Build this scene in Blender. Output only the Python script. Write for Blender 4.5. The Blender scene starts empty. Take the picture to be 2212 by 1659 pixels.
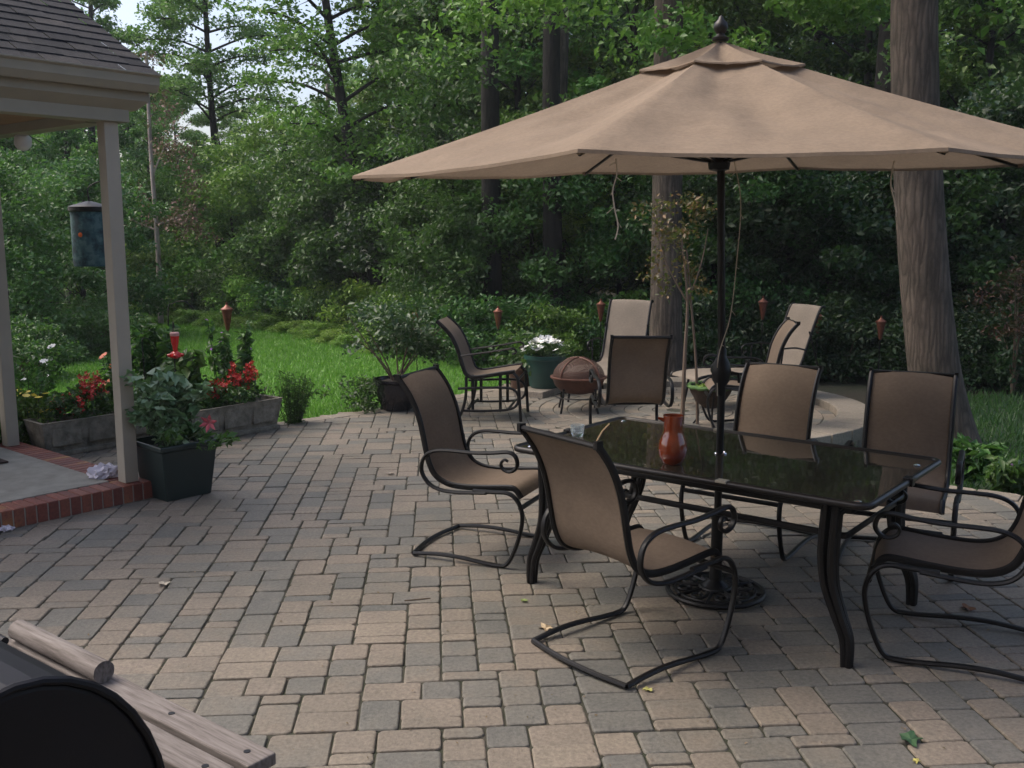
import bpy, bmesh, math, random
import numpy as np
from mathutils import Vector, Matrix
R = math.radians
S = bpy.context.scene
COL = S.collection

# ------------------------------------------------------------------ camera, sky, sun, exposure
cam = bpy.data.objects.new("camera", bpy.data.cameras.new("camera"))
COL.objects.link(cam)
cam.location = (0, 0, 1.87)
cam.rotation_euler = (R(90 - 8.71), 0, 0)
cam.data.sensor_width = 36.0
cam.data.lens = 36.0 * 2150 / 2212
cam.data.clip_end = 600
S.camera = cam
W = bpy.data.worlds.new("World"); S.world = W; W.use_nodes = True
nt = W.node_tree
sky = nt.nodes.new("ShaderNodeTexSky"); sky.sky_type = 'NISHITA'
sky.sun_disc = False; sky.sun_elevation = R(56); sky.sun_rotation = R(-80)
sky.air_density = 0.8; sky.dust_density = 5.0; sky.ozone_density = 0.2
bg = nt.nodes["Background"]; bg.inputs[1].default_value = 0.15
nt.links.new(sky.outputs[0], bg.inputs[0])
sun = bpy.data.objects.new("sun", bpy.data.lights.new("sun", 'SUN')); COL.objects.link(sun)
sun.data.energy = 0.65; sun.data.angle = R(35); sun.data.color = (1.0, 0.98, 0.86)
_d = Vector((math.sin(R(-80))*math.cos(R(56)), math.cos(R(-80))*math.cos(R(56)), math.sin(R(56))))   # towards the veiled sun
sun.rotation_euler = _d.to_track_quat('Z', 'Y').to_euler()
S.view_settings.view_transform = 'Standard'; S.view_settings.look = 'None'
S.view_settings.exposure = 1.02; S.view_settings.gamma = 1.0
S.cycles.use_denoising = True
S.cycles.max_bounces = 8; S.cycles.diffuse_bounces = 4; S.cycles.transmission_bounces = 6
S.cycles.sample_clamp_indirect = 6.0

rnd = random.Random(7)
rng = np.random.default_rng(11)
PI = math.pi

# ------------------------------------------------------------------ helpers: meshes
def catmull(pts, k=6, closed=False):
    P = [Vector(p) for p in pts]; n = len(P); out = []
    rngi = range(n) if closed else range(n - 1)
    for i in rngi:
        if closed: a, b, c, d = P[(i-1) % n], P[i], P[(i+1) % n], P[(i+2) % n]
        else: a, b, c, d = P[max(i-1, 0)], P[i], P[i+1], P[min(i+2, n-1)]
        for j in range(k):
            t = j / k
            out.append(0.5*((2*b) + (c-a)*t + (2*a-5*b+4*c-d)*t*t + (3*b-a-3*c+d)*t**3))
    if not closed: out.append(P[-1])
    return out

class MB:
    def __init__(s): s.v = []; s.f = []
    def add(s, vs, fs):
        o = len(s.v); s.v += [tuple(v) for v in vs]; s.f += [tuple(i+o for i in f) for f in fs]; return s
    def box(s, x, y, z, sx, sy, sz, rz=0, M=None):
        c, q = math.cos(rz), math.sin(rz); vs = []
        for dz in (-.5, .5):
            for dx, dy in ((-.5,-.5), (.5,-.5), (.5,.5), (-.5,.5)):
                a, b = dx*sx, dy*sy
                p = Vector((x + a*c - b*q, y + a*q + b*c, z + dz*sz))
                vs.append(M @ p if M else p)
        return s.add(vs, [(3,2,1,0), (4,5,6,7), (0,1,5,4), (1,2,6,5), (2,3,7,6), (3,0,4,7)])
    def prism(s, poly, z0, z1):
        n = len(poly)
        vs = [(p[0], p[1], z0) for p in poly] + [(p[0], p[1], z1) for p in poly]
        fs = [tuple(range(n-1, -1, -1)), tuple(range(n, 2*n))] + [(i, (i+1) % n, n+(i+1) % n, n+i) for i in range(n)]
        return s.add(vs, fs)
    def tube(s, path, r, n=8, side=None, ell=1.0, closed=False, cap=True):
        P = [Vector(p) for p in path]; m = len(P)
        rr = r if isinstance(r, (list, tuple)) else [r]*m
        if len(rr) != m: rr = [rr[0] + (rr[-1]-rr[0])*i/(m-1) for i in range(m)] if len(rr) == 2 else [rr[min(int(i*len(rr)/m), len(rr)-1)] for i in range(m)]
        vs = []; N = None
        for i in range(m):
            if closed: T = P[(i+1) % m] - P[i-1]
            else: T = P[min(i+1, m-1)] - P[max(i-1, 0)]
            if T.length < 1e-9: T = Vector((0,0,1))
            T.normalize()
            if side is not None:
                N = Vector(side); N = (N - T*N.dot(T))
                if N.length < 1e-6: N = T.orthogonal()
                N.normalize()
            elif N is None:
                N = T.orthogonal().normalized()
            else:
                N = N - T*N.dot(T)
                N = N.normalized() if N.length > 1e-6 else T.orthogonal().normalized()
            B = T.cross(N)
            for k in range(n):
                a = 2*PI*k/n
                vs.append(P[i] + N*(math.cos(a)*rr[i]) + B*(math.sin(a)*rr[i]*ell))
        fs = []
        for i in range(m if closed else m-1):
            j = (i+1) % m
            for k in range(n):
                l = (k+1) % n
                fs.append((i*n+k, i*n+l, j*n+l, j*n+k))
        if cap and not closed:
            fs.append(tuple(range(n-1, -1, -1))); fs.append(tuple((m-1)*n+k for k in range(n)))
        return s.add(vs, fs)
    def lathe(s, prof, n=24, c=(0,0,0), sq=None):
        vs = []; m = len(prof)
        for r, z in prof:
            for k in range(n):
                a = 2*PI*k/n + (PI/n if sq else 0)
                vs.append((c[0]+r*math.cos(a), c[1]+r*math.sin(a), c[2]+z))
        fs = [(i*n+k, i*n+(k+1) % n, (i+1)*n+(k+1) % n, (i+1)*n+k) for i in range(m-1) for k in range(n)]
        if prof[0][0] > 1e-4: fs.append(tuple(range(n-1, -1, -1)))
        if prof[-1][0] > 1e-4: fs.append(tuple((m-1)*n+k for k in range(n)))
        return s.add(vs, fs)
    def build(s, name, mat, parent=None, smooth=False, bevel=0, seg=2):
        me = bpy.data.meshes.new(name); me.from_pydata(s.v, [], s.f); me.validate()
        if bevel:
            bm = bmesh.new(); bm.from_mesh(me)
            bmesh.ops.recalc_face_normals(bm, faces=bm.faces)
            es = [e for e in bm.edges if len(e.link_faces) == 2 and e.calc_face_angle(0) > 0.6]
            bmesh.ops.bevel(bm, geom=es, offset=bevel, segments=seg, affect='EDGES', profile=0.5)
            bm.to_mesh(me); bm.free()
        if smooth:
            me.polygons.foreach_set('use_smooth', [True]*len(me.polygons))
            try: me.set_sharp_from_angle(angle=R(40))
            except Exception: pass
        me.materials.append(mat)
        return link(name, me, parent)

def link(name, me, parent=None):
    o = bpy.data.objects.new(name, me); COL.objects.link(o)
    if parent is not None: o.parent = parent
    return o

def tri_mesh(name, V, F, mat):
    me = bpy.data.meshes.new(name)
    n, m = len(V), len(F)
    me.vertices.add(n); me.vertices.foreach_set('co', np.asarray(V, np.float32).ravel())
    me.loops.add(m*3); me.loops.foreach_set('vertex_index', np.asarray(F, np.int32).ravel())
    me.polygons.add(m); me.polygons.foreach_set('loop_start', np.arange(0, m*3, 3, dtype=np.int32))
    me.update(calc_edges=True); me.materials.append(mat)
    return me

def leaf_np(C, L, wid=0.55, up=0.6, fold=0.18, droop=0.25, g=rng):
    """bent two-triangle leaves at the points C (n,3)"""
    n = len(C)
    L = L*(0.5 + 1.0*g.random(n)**1.5)
    nz = g.normal(size=(n, 3)); nz[:, 2] = np.abs(nz[:, 2])*0.6 + up
    nz /= np.linalg.norm(nz, axis=1)[:, None]
    d = g.normal(size=(n, 3)); d -= nz*np.sum(d*nz, 1)[:, None]; d /= np.linalg.norm(d, axis=1)[:, None]
    d[:, 2] -= droop; d /= np.linalg.norm(d, axis=1)[:, None]
    s = np.cross(nz, d); s /= np.linalg.norm(s, axis=1)[:, None]
    h = (L*0.5)[:, None]; w = (L*wid*0.5)[:, None]
    f = (L*fold)[:, None]
    mid = C + d*h*-0.1
    V = np.stack([C-d*h, mid+s*w+nz*f, C+d*h, mid-s*w+nz*f], 1).reshape(-1, 3)
    b = np.arange(n)*4
    F = np.stack([np.stack([b, b+3, b+2], 1), np.stack([b, b+2, b+1], 1)], 1).reshape(-1, 3)
    return V, F

def tag(o, label=None, cat=None, group=None, kind=None):
    if label: o['label'] = label
    if cat: o['category'] = cat
    if group: o['group'] = group
    if kind: o['kind'] = kind
    return o
def thing(name, label, cat, loc=(0,0,0), rz=0, group=None):
    o = bpy.data.objects.new(name, None); COL.objects.link(o); o.empty_display_size = 0.1
    o.location = loc; o.rotation_euler = (0, 0, rz)
    return tag(o, label, cat, group)
def dup(root, loc, rz, label=None, scale=None, group=None):
    r = root.copy(); COL.objects.link(r); r.location = loc; r.rotation_euler = (0, 0, rz)
    if scale: r.scale = scale if isinstance(scale, (tuple, list)) else (scale,)*3
    if label: r['label'] = label
    if group: r['group'] = group
    for ch in list(root.children):
        c = ch.copy(); COL.objects.link(c); c.parent = r
        for g in list(ch.children):
            d = g.copy(); COL.objects.link(d); d.parent = c
    return r

# ------------------------------------------------------------------ helpers: materials
def new_mat(name):
    m = bpy.data.materials.new(name); m.use_nodes = True
    return m, m.node_tree, m.node_tree.nodes["Principled BSDF"]
def mixrgb(nt, fac, a, b, mode='MIX'):
    n = nt.nodes.new("ShaderNodeMix"); n.data_type = 'RGBA'; n.blend_type = mode
    for i, v in ((0, fac), (6, a), (7, b)):
        if hasattr(v, 'links') or isinstance(v, bpy.types.NodeSocket): nt.links.new(v, n.inputs[i])
        elif i == 0: n.inputs[0].default_value = v
        else: n.inputs[i].default_value = (*v[:3], 1)
    return n.outputs[2]
def noise(nt, scale, detail=4, rough=0.55, coord='Object', stretch=None):
    tc = nt.nodes.new("ShaderNodeTexCoord"); n = nt.nodes.new("ShaderNodeTexNoise")
    n.inputs['Scale'].default_value = scale; n.inputs['Detail'].default_value = detail; n.inputs['Roughness'].default_value = rough
    src = tc.outputs[coord]
    if stretch:
        mp = nt.nodes.new("ShaderNodeMapping"); mp.inputs['Scale'].default_value = stretch
        nt.links.new(src, mp.inputs[0]); src = mp.outputs[0]
    nt.links.new(src, n.inputs['Vector']); return n.outputs['Fac']
def ramp(nt, fac, stops):
    n = nt.nodes.new("ShaderNodeValToRGB"); e = n.color_ramp.elements
    while len(e) < len(stops): e.new(0.5)
    for i, (p, c) in enumerate(stops):
        e[i].position = p; e[i].color = (*c[:3], 1) if not isinstance(c, (int, float)) else (c, c, c, 1)
    nt.links.new(fac, n.inputs[0]); return n
def bump(nt, bsdf, h, strength=0.3, dist=0.01):
    b = nt.nodes.new("ShaderNodeBump"); b.inputs['Strength'].default_value = strength; b.inputs['Distance'].default_value = dist
    nt.links.new(h, b.inputs['Height']); nt.links.new(b.outputs[0], bsdf.inputs['Normal'])
def mat(name, c, rough=0.6, metal=0.0, var=0.0, vscale=6, c2=None, bmp=None, spec=0.5, stretch=None, coat=0):
    m, nt, b = new_mat(name)
    b.inputs['Roughness'].default_value = rough; b.inputs['Metallic'].default_value = metal
    b.inputs['Specular IOR Level'].default_value = spec
    if coat: b.inputs['Coat Weight'].default_value = coat
    if c2 is None: c2 = tuple(x*(1-var) for x in c)
    if var or c2 != c:
        f = noise(nt, vscale, 5, 0.6, stretch=stretch)
        rp = ramp(nt, f, [(0.35, c), (0.68, c2)])
        nt.links.new(rp.outputs[0], b.inputs['Base Color'])
    else: b.inputs['Base Color'].default_value = (*c, 1)
    if bmp: bump(nt, b, noise(nt, bmp[0], 4, stretch=stretch), bmp[1], bmp[2] if len(bmp) > 2 else 0.01)
    return m
def leafmat(name, c1, c2, c3=None, trans=0.35, rough=0.42, spec=0.45):
    m, nt, b = new_mat(name)
    geo = nt.nodes.new("ShaderNodeNewGeometry"); oi = nt.nodes.new("ShaderNodeObjectInfo")
    rp = ramp(nt, geo.outputs['Random Per Island'], [(0.0, c1), (0.6, c2), (1.0, c3 or c2)])
    hs = nt.nodes.new("ShaderNodeHueSaturation")
    mr = nt.nodes.new("ShaderNodeMapRange"); mr.inputs[3].default_value = 0.7; mr.inputs[4].default_value = 1.35
    nt.links.new(oi.outputs['Random'], mr.inputs[0]); nt.links.new(mr.outputs[0], hs.inputs['Value'])
    mh = nt.nodes.new("ShaderNodeMapRange"); mh.inputs[3].default_value = 0.475; mh.inputs[4].default_value = 0.525
    ml = nt.nodes.new("ShaderNodeMath"); ml.operation = 'MULTIPLY'; ml.inputs[1].default_value = 7.31
    fr = nt.nodes.new("ShaderNodeMath"); fr.operation = 'FRACT'
    nt.links.new(oi.outputs['Random'], ml.inputs[0]); nt.links.new(ml.outputs[0], fr.inputs[0]); nt.links.new(fr.outputs[0], mh.inputs[0])
    nt.links.new(mh.outputs[0], hs.inputs['Hue'])
    nt.links.new(rp.outputs[0], hs.inputs['Color'])
    nt.links.new(hs.outputs[0], b.inputs['Base Color'])
    b.inputs['Roughness'].default_value = rough; b.inputs['Specular IOR Level'].default_value = spec
    if trans:
        tr = nt.nodes.new("ShaderNodeBsdfTranslucent"); mx = nt.nodes.new("ShaderNodeMixShader")
        yc = mixrgb(nt, 0.5, hs.outputs[0], (0.12, 0.26, 0.04))
        nt.links.new(yc, tr.inputs[0])
        mx.inputs[0].default_value = trans
        out = nt.nodes["Material Output"]
        nt.links.new(b.outputs[0], mx.inputs[1]); nt.links.new(tr.outputs[0], mx.inputs[2]); nt.links.new(mx.outputs[0], out.inputs[0])
    return m

M = {}
M['iron'] = mat("iron", (0.006, 0.0055, 0.006), 0.42, 0.0, spec=0.3, var=0.3, vscale=30, bmp=(60, 0.08, 0.002))
M['bronze'] = mat("bronze", (0.016, 0.013, 0.012), 0.4, 0.2, spec=0.45, var=0.35, vscale=25)
M['blackpaint'] = mat("blackpaint", (0.005, 0.005, 0.009), 0.5, spec=0.3, var=0.25, vscale=9, bmp=(35, 0.05, 0.002))
M['chrome'] = mat("chrome", (0.75, 0.75, 0.78), 0.12, 1.0)
M['oldwood'] = mat("oldwood", (0.34, 0.30, 0.28), 0.85, c2=(0.20, 0.165, 0.15), vscale=5, stretch=(1, 14, 6), bmp=(9, 0.5, 0.006))
M['concrete'] = mat("concrete", (0.30, 0.285, 0.245), 0.9, var=0.3, vscale=7, bmp=(60, 0.3, 0.004))
M['stonecap'] = None
M['trough'] = mat("trough", (0.24, 0.215, 0.17), 0.95, c2=(0.11, 0.10, 0.075), vscale=13, bmp=(28, 0.8, 0.02))
M['trim'] = mat("trim", (0.29, 0.265, 0.205), 0.6, var=0.12, vscale=3)
M['postpaint'] = mat("postpaint", (0.36, 0.32, 0.255), 0.6, var=0.1, vscale=4)
M['soffit'] = mat("soffit", (0.28, 0.15, 0.09), 0.7, var=0.2, vscale=4)
M['greenplastic'] = mat("greenplastic", (0.007, 0.022, 0.022), 0.38, var=0.2, vscale=5)
M['greenpot'] = mat("greenpot", (0.014, 0.06, 0.05), 0.42, var=0.2, vscale=5)
M['glaze'] = mat("glaze", (0.012, 0.01, 0.016), 0.2, var=0.4, vscale=8)
M['terracotta'] = mat("terracotta", (0.10, 0.05, 0.03), 0.8, var=0.4, vscale=10)
M['copper'] = mat("copper", (0.12, 0.05, 0.032), 0.6, 0.25, c2=(0.075, 0.03, 0.02), vscale=10)
M['coppertorch'] = mat("coppertorch", (0.19, 0.065, 0.04), 0.45, 0.4, var=0.4, vscale=30)
M['soil'] = mat("soil", (0.03, 0.022, 0.015), 0.95, var=0.4, vscale=40, bmp=(60, 0.8, 0.01))
def bark_mat(name, c, c2):
    m, nt, b = new_mat(name)
    tc = nt.nodes.new("ShaderNodeTexCoord"); mp = nt.nodes.new("ShaderNodeMapping"); mp.inputs['Scale'].default_value = (19, 19, 1.5)
    ds = nt.nodes.new("ShaderNodeTexNoise"); ds.inputs['Scale'].default_value = 6; ds.inputs['Detail'].default_value = 4
    nt.links.new(tc.outputs['Object'], ds.inputs['Vector'])
    va = nt.nodes.new("ShaderNodeVectorMath"); va.operation = 'MULTIPLY_ADD'; va.inputs[1].default_value = (.05, .05, .05)
    nt.links.new(ds.outputs['Color'], va.inputs[0]); nt.links.new(tc.outputs['Object'], va.inputs[2]); nt.links.new(va.outputs[0], mp.inputs[0])
    vo = nt.nodes.new("ShaderNodeTexVoronoi"); vo.feature = 'DISTANCE_TO_EDGE'; vo.inputs['Scale'].default_value = 1.0; nt.links.new(mp.outputs[0], vo.inputs['Vector'])
    r = ramp(nt, vo.outputs['Distance'], [(0.0, c2), (0.16, tuple((x+y)/2 for x, y in zip(c, c2))), (0.5, c)])
    r2 = ramp(nt, noise(nt, 3.0, 6, .65), [(.3, (.6, .62, .6)), (.7, (1.25, 1.2, 1.15))])
    nt.links.new(mixrgb(nt, 1.0, r.outputs[0], r2.outputs[0], 'MULTIPLY'), b.inputs['Base Color']); b.inputs['Roughness'].default_value = .95; b.inputs['Specular IOR Level'].default_value = .2
    ad = nt.nodes.new("ShaderNodeMath"); ad.operation = 'MULTIPLY_ADD'; ad.inputs[1].default_value = .35; nt.links.new(noise(nt, 40, 5, .7), ad.inputs[0]); nt.links.new(vo.outputs['Distance'], ad.inputs[2])
    bump(nt, b, ad.outputs[0], 0.9, .02); return m
M['bark'] = bark_mat("bark", (0.135, 0.112, 0.093), (0.06, 0.05, 0.043))
M['darkbark'] = mat("darkbark", (0.028, 0.024, 0.022), 0.95, c2=(0.012, 0.011, 0.01), vscale=9, stretch=(2, 2, 0.4), bmp=(14, 0.8, 0.02))
M['palebark'] = mat("palebark", (0.42, 0.36, 0.32), 0.9, c2=(0.2, 0.16, 0.14), vscale=7, stretch=(2, 2, 0.6))
M['stem'] = mat("stem", (0.05, 0.085, 0.03), 0.7)
M['twig'] = mat("twig", (0.12, 0.085, 0.06), 0.8)
M['red'] = mat("redpetal", (0.55, 0.018, 0.012), 0.5, var=0.35, vscale=30)
M['orange'] = mat("orangepetal", (0.6, 0.11, 0.01), 0.5)
M['yellow'] = mat("yellowpetal", (0.65, 0.5, 0.015), 0.5)
M['white'] = mat("whitepetal", (0.78, 0.78, 0.76), 0.5)
M['pink'] = mat("pinkpetal", (0.55, 0.09, 0.12), 0.45, var=0.4, vscale=40)
M['purple'] = mat("purplepetal", (0.3, 0.1, 0.4), 0.5)
M['bag'] = mat("bag", (0.62, 0.58, 0.66), 0.45, var=0.2, vscale=10)
M['string'] = mat("string", (0.42, 0.36, 0.28), 0.9)
M['stick'] = mat("stick", (0.5, 0.34, 0.18), 0.8)
M['matfab'] = mat("doormat", (0.05, 0.03, 0.025), 0.95, var=0.4, vscale=40)
M['redplastic'] = mat("redplastic", (0.62, 0.012, 0.012), 0.25, spec=0.6)

M['L_dark'] = leafmat("leaf_dark", (0.028, 0.075, 0.02), (0.05, 0.12, 0.03), (0.075, 0.16, 0.045))
M['L_painted_shade'] = leafmat("leaf_painted_shade", (0.012, 0.032, 0.012), (0.022, 0.052, 0.018), (0.035, 0.075, 0.025), trans=0.25)  # darker leaf copy: the shade under the oaks is put into the colour
M['L_mid'] = leafmat("leaf_mid", (0.075, 0.175, 0.025), (0.12, 0.25, 0.042), (0.18, 0.31, 0.05))
M['L_light'] = leafmat("leaf_light", (0.10, 0.22, 0.03), (0.15, 0.30, 0.05), (0.22, 0.35, 0.06), trans=0.42)
M['L_far'] = leafmat("leaf_far", (0.085, 0.185, 0.045), (0.13, 0.26, 0.065), (0.19, 0.32, 0.085), trans=0.4)
M['L_brown'] = leafmat("leaf_brown", (0.12, 0.08, 0.055), (0.19, 0.125, 0.09), (0.25, 0.17, 0.13), trans=0.2, spec=0.2)
M['L_rust'] = leafmat("leaf_rust", (0.05, 0.055, 0.015), (0.11, 0.06, 0.02), (0.2, 0.09, 0.03), trans=0.3)
M['L_silver'] = leafmat("leaf_silver", (0.09, 0.16, 0.07), (0.17, 0.27, 0.14), (0.32, 0.42, 0.28), trans=0.3, rough=0.4)
M['L_plant'] = leafmat("leaf_plant", (0.02, 0.065, 0.015), (0.045, 0.12, 0.025), (0.08, 0.17, 0.04), trans=0.35)
M['L_gloss'] = leafmat("leaf_gloss", (0.018, 0.05, 0.022), (0.03, 0.075, 0.03), (0.05, 0.10, 0.04), trans=0.2, rough=0.4, spec=0.4)
M['blade'] = leafmat("grass_blade", (0.10, 0.23, 0.025), (0.15, 0.31, 0.038), (0.21, 0.36, 0.06), trans=0.4, rough=0.5)

def fabric(name, c, trans, scale, wr=0):
    m, nt, b = new_mat(name)
    n1 = noise(nt, 3.0, 5, 0.6); n2 = noise(nt, scale, 2, 0.5, stretch=(0.5, 0.5, 1.0)); n3 = noise(nt, scale, 2, 0.5, stretch=(1, 1, 0.06))
    r1 = ramp(nt, n1, [(0.3, tuple(x*0.86 for x in c)), (0.7, tuple(min(1, x*1.1) for x in c))])
    r2 = ramp(nt, n2, [(0.35, (0.93,)*3), (0.65, (1.05,)*3)])
    col = mixrgb(nt, 1.0, r1.outputs[0], r2.outputs[0], 'MULTIPLY')
    nt.links.new(col, b.inputs['Base Color']); b.inputs['Roughness'].default_value = 0.85
    b.inputs['Specular IOR Level'].default_value = 0.25
    bump(nt, b, n3, 0.15, 0.003)
    if wr:
        b1 = [n for n in nt.nodes if n.type == 'BUMP'][0]; b2 = nt.nodes.new("ShaderNodeBump"); b2.inputs['Strength'].default_value = .6; b2.inputs['Distance'].default_value = wr
        nt.links.new(noise(nt, 3.2, 3, .5), b2.inputs['Height']); nt.links.new(b2.outputs[0], b1.inputs['Normal'])
    tr = nt.nodes.new("ShaderNodeBsdfTranslucent"); nt.links.new(col, tr.inputs[0])
    mx = nt.nodes.new("ShaderNodeMixShader"); mx.inputs[0].default_value = trans
    nt.links.new(b.outputs[0], mx.inputs[1]); nt.links.new(tr.outputs[0], mx.inputs[2])
    nt.links.new(mx.outputs[0], nt.nodes["Material Output"].inputs[0])
    return m
M['sling'] = fabric("sling", (0.198, 0.15, 0.112), 0.22, 90)
M['canopy'] = fabric("canopy", (0.258, 0.196, 0.142), 0.22, 120, .05)

def stone_mat(name, stops, joint=False):
    m, nt, b = new_mat(name)
    geo = nt.nodes.new("ShaderNodeNewGeometry")
    f = nt.nodes.new("ShaderNodeMath"); f.operation = 'ADD'
    n1 = noise(nt, 5.0, 3, 0.6); k = nt.nodes.new("ShaderNodeMath"); k.operation = 'MULTIPLY_ADD'
    k.inputs[1].default_value = 0.9; k.inputs[2].default_value = -0.45
    nt.links.new(n1, k.inputs[0]); nt.links.new(geo.outputs['Random Per Island'], f.inputs[0]); nt.links.new(k.outputs[0], f.inputs[1])
    rp = ramp(nt, f.outputs[0], stops)
    n2 = noise(nt, 55, 4, 0.7); r2 = ramp(nt, n2, [(0.3, (0.66,)*3), (0.72, (1.25,)*3)])
    n4 = noise(nt, 0.9, 4, 0.6); r4 = ramp(nt, n4, [(0.3, (0.78, 0.80, 0.78)), (0.7, (1.1, 1.08, 1.06))])
    c = mixrgb(nt, 1.0, rp.outputs[0], r2.outputs[0], 'MULTIPLY'); c = mixrgb(nt, 1.0, c, r4.outputs[0], 'MULTIPLY')
    nt.links.new(c, b.inputs['Base Color']); b.inputs['Roughness'].default_value = 0.58
    b.inputs['Specular IOR Level'].default_value = 0.42
    bump(nt, b, noise(nt, 38, 6, 0.7), 0.6, 0.009)
    return m
M['paver'] = stone_mat("paver", [(0.0, (0.122, 0.119, 0.109)), (0.22, (0.145, 0.138, 0.123)), (0.42, (0.166, 0.15, 0.127)), (0.65, (0.190, 0.161, 0.131)), (0.87, (0.198, 0.167, 0.137)), (1.0, (0.22, 0.187, 0.15))])
_nt = M['paver'].node_tree; _b = _nt.nodes["Principled BSDF"]; _src = _b.inputs['Base Color'].links[0].from_socket
_m = ramp(_nt, noise(_nt, 7.5, 6, .72), [(.60, 0.0), (.74, 0.55)]); _nt.links.new(mixrgb(_nt, _m.outputs[0], _src, (.062, .064, .048)), _b.inputs['Base Color'])
M['cap'] = stone_mat("capstone", [(0.0, (0.19, 0.165, 0.138)), (1.0, (0.27, 0.235, 0.195))])
M['brick'] = stone_mat("brick", [(0.0, (0.15, 0.04, 0.03)), (0.5, (0.22, 0.06, 0.04)), (0.88, (0.25, 0.08, 0.05)), (1.0, (0.33, 0.15, 0.05))])
M['shingle'] = stone_mat("shingle", [(0.0, (0.024, 0.025, 0.03)), (0.5, (0.038, 0.038, 0.043)), (1.0, (0.058, 0.055, 0.057))])

M['shingle'].node_tree.nodes['Principled BSDF'].inputs['Roughness'].default_value = .95; M['shingle'].node_tree.nodes['Principled BSDF'].inputs['Specular IOR Level'].default_value = .15
# ------------------------------------------------------------------ the ground, lawn and paving
def ground_mat():
    m, nt, b = new_mat("forest_floor")
    r1 = ramp(nt, noise(nt, 0.6, 6, 0.65), [(0.35, (0.022, 0.032, 0.012)), (0.55, (0.035, 0.03, 0.017)), (0.72, (0.05, 0.036, 0.02))])
    r2 = ramp(nt, noise(nt, 18, 5, 0.7), [(0.3, (0.55,)*3), (0.75, (1.3,)*3)])
    nt.links.new(mixrgb(nt, 1.0, r1.outputs[0], r2.outputs[0], 'MULTIPLY'), b.inputs['Base Color'])
    b.inputs['Roughness'].default_value = 0.95; bump(nt, b, noise(nt, 14, 6, 0.7), 0.9, 0.05); return m
def lawn_mat():
    m, nt, b = new_mat("lawn")
    r1 = ramp(nt, noise(nt, 0.8, 5, 0.6), [(0.3, (0.055, 0.15, 0.015)), (0.7, (0.085, 0.21, 0.022))])
    r2 = ramp(nt, noise(nt, 40, 5, 0.75), [(0.3, (0.55,)*3), (0.75, (1.35,)*3)])
    nt.links.new(mixrgb(nt, 1.0, r1.outputs[0], r2.outputs[0], 'MULTIPLY'), b.inputs['Base Color'])
    b.inputs['Roughness'].default_value = 0.9; bump(nt, b, noise(nt, 30, 5, 0.7), 1.0, 0.04); return m
def inside(p, poly):
    x, y = p; c = False; j = len(poly)-1
    for i in range(len(poly)):
        xi, yi = poly[i]; xj, yj = poly[j]
        if (yi > y) != (yj > y) and x < (xj-xi)*(y-yi)/(yj-yi)+xi: c = not c
        j = i
    return c

n = 61; g = MB()
vs = []
for i in range(n):
    for j in range(n):
        x = (i/(n-1)-0.5); y = (j/(n-1)-0.5)
        x = math.copysign(abs(x*2)**1.7, x)*240; y = math.copysign(abs(y*2)**1.7, y)*240 + 10
        d = max(0, math.hypot(x, y-6) - 22)
        vs.append((x, y, -0.17 + 0.02*math.sin(x*.9)*math.cos(y*.7) + min(d*0.03, 3.0)))
g.add(vs, [(i*n+j, (i+1)*n+j, (i+1)*n+j+1, i*n+j+1) for i in range(n-1) for j in range(n-1)])
tag(g.build('ground', ground_mat(), smooth=True), 'dark leaf litter forest floor around the patio', kind='structure')

CIR = (1.76, 10.38); CR = 1.95; CI = 1.60
PATIO = [(-6.5, 6.30), (-4.4, 8.05), (-2.31, 9.70), (-1.37, 10.5), (-0.75, 11.2), (-0.05, 12.2), (0.6, 12.0), (2.1, 8.6), (2.15, 7.72), (3.3, 6.93), (7.5, 4.0), (7.5, 0.3), (-6.5, 0.3)]
LAWN = [(-2.2, 9.9), (-1.3, 10.7), (-0.6, 11.5), (0.0, 12.6), (0.1, 14.4), (-0.6, 16.6), (-1.7, 18.6), (-2.6, 20.0), (-4.2, 21.5), (-6.5, 22.0), (-9.5, 21.0), (-11.5, 18), (-10, 13), (-7, 9.6), (-5.6, 7.4), (-4.4, 8.15)]
def sheet(name, poly, z, m, kind='structure', label=None):
    b = MB(); b.add([(p[0], p[1], z) for p in poly], [tuple(range(len(poly)))])
    return tag(b.build(name, m), label, kind=kind)
LM = lawn_mat()
sheet('lawn', LAWN, -0.035, LM, label='bright green lawn between the patio and the trees')
LAWNR = [(2.2, 7.85), (3.35, 7.08), (7.6, 4.2), (11, 6), (11, 12.3), (7, 12.6), (4.6, 11.9), (3.9, 10.8), (3.8, 9.6), (3.0, 8.9)]
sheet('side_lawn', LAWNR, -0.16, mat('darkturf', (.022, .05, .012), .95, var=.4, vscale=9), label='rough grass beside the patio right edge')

# bed under the paving and the pavers themselves
joint = mat("jointsand", (0.045, 0.04, 0.03), 0.95, c2=(0.018, 0.024, 0.010), vscale=12)
b = MB(); b.prism(PATIO, -0.2, -0.009)
b.lathe([(CR-0.05, -0.2), (CR-0.05, -0.0092)], 48, (*CIR, 0))
tag(b.build('patio_bed', joint), kind='structure')

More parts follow.
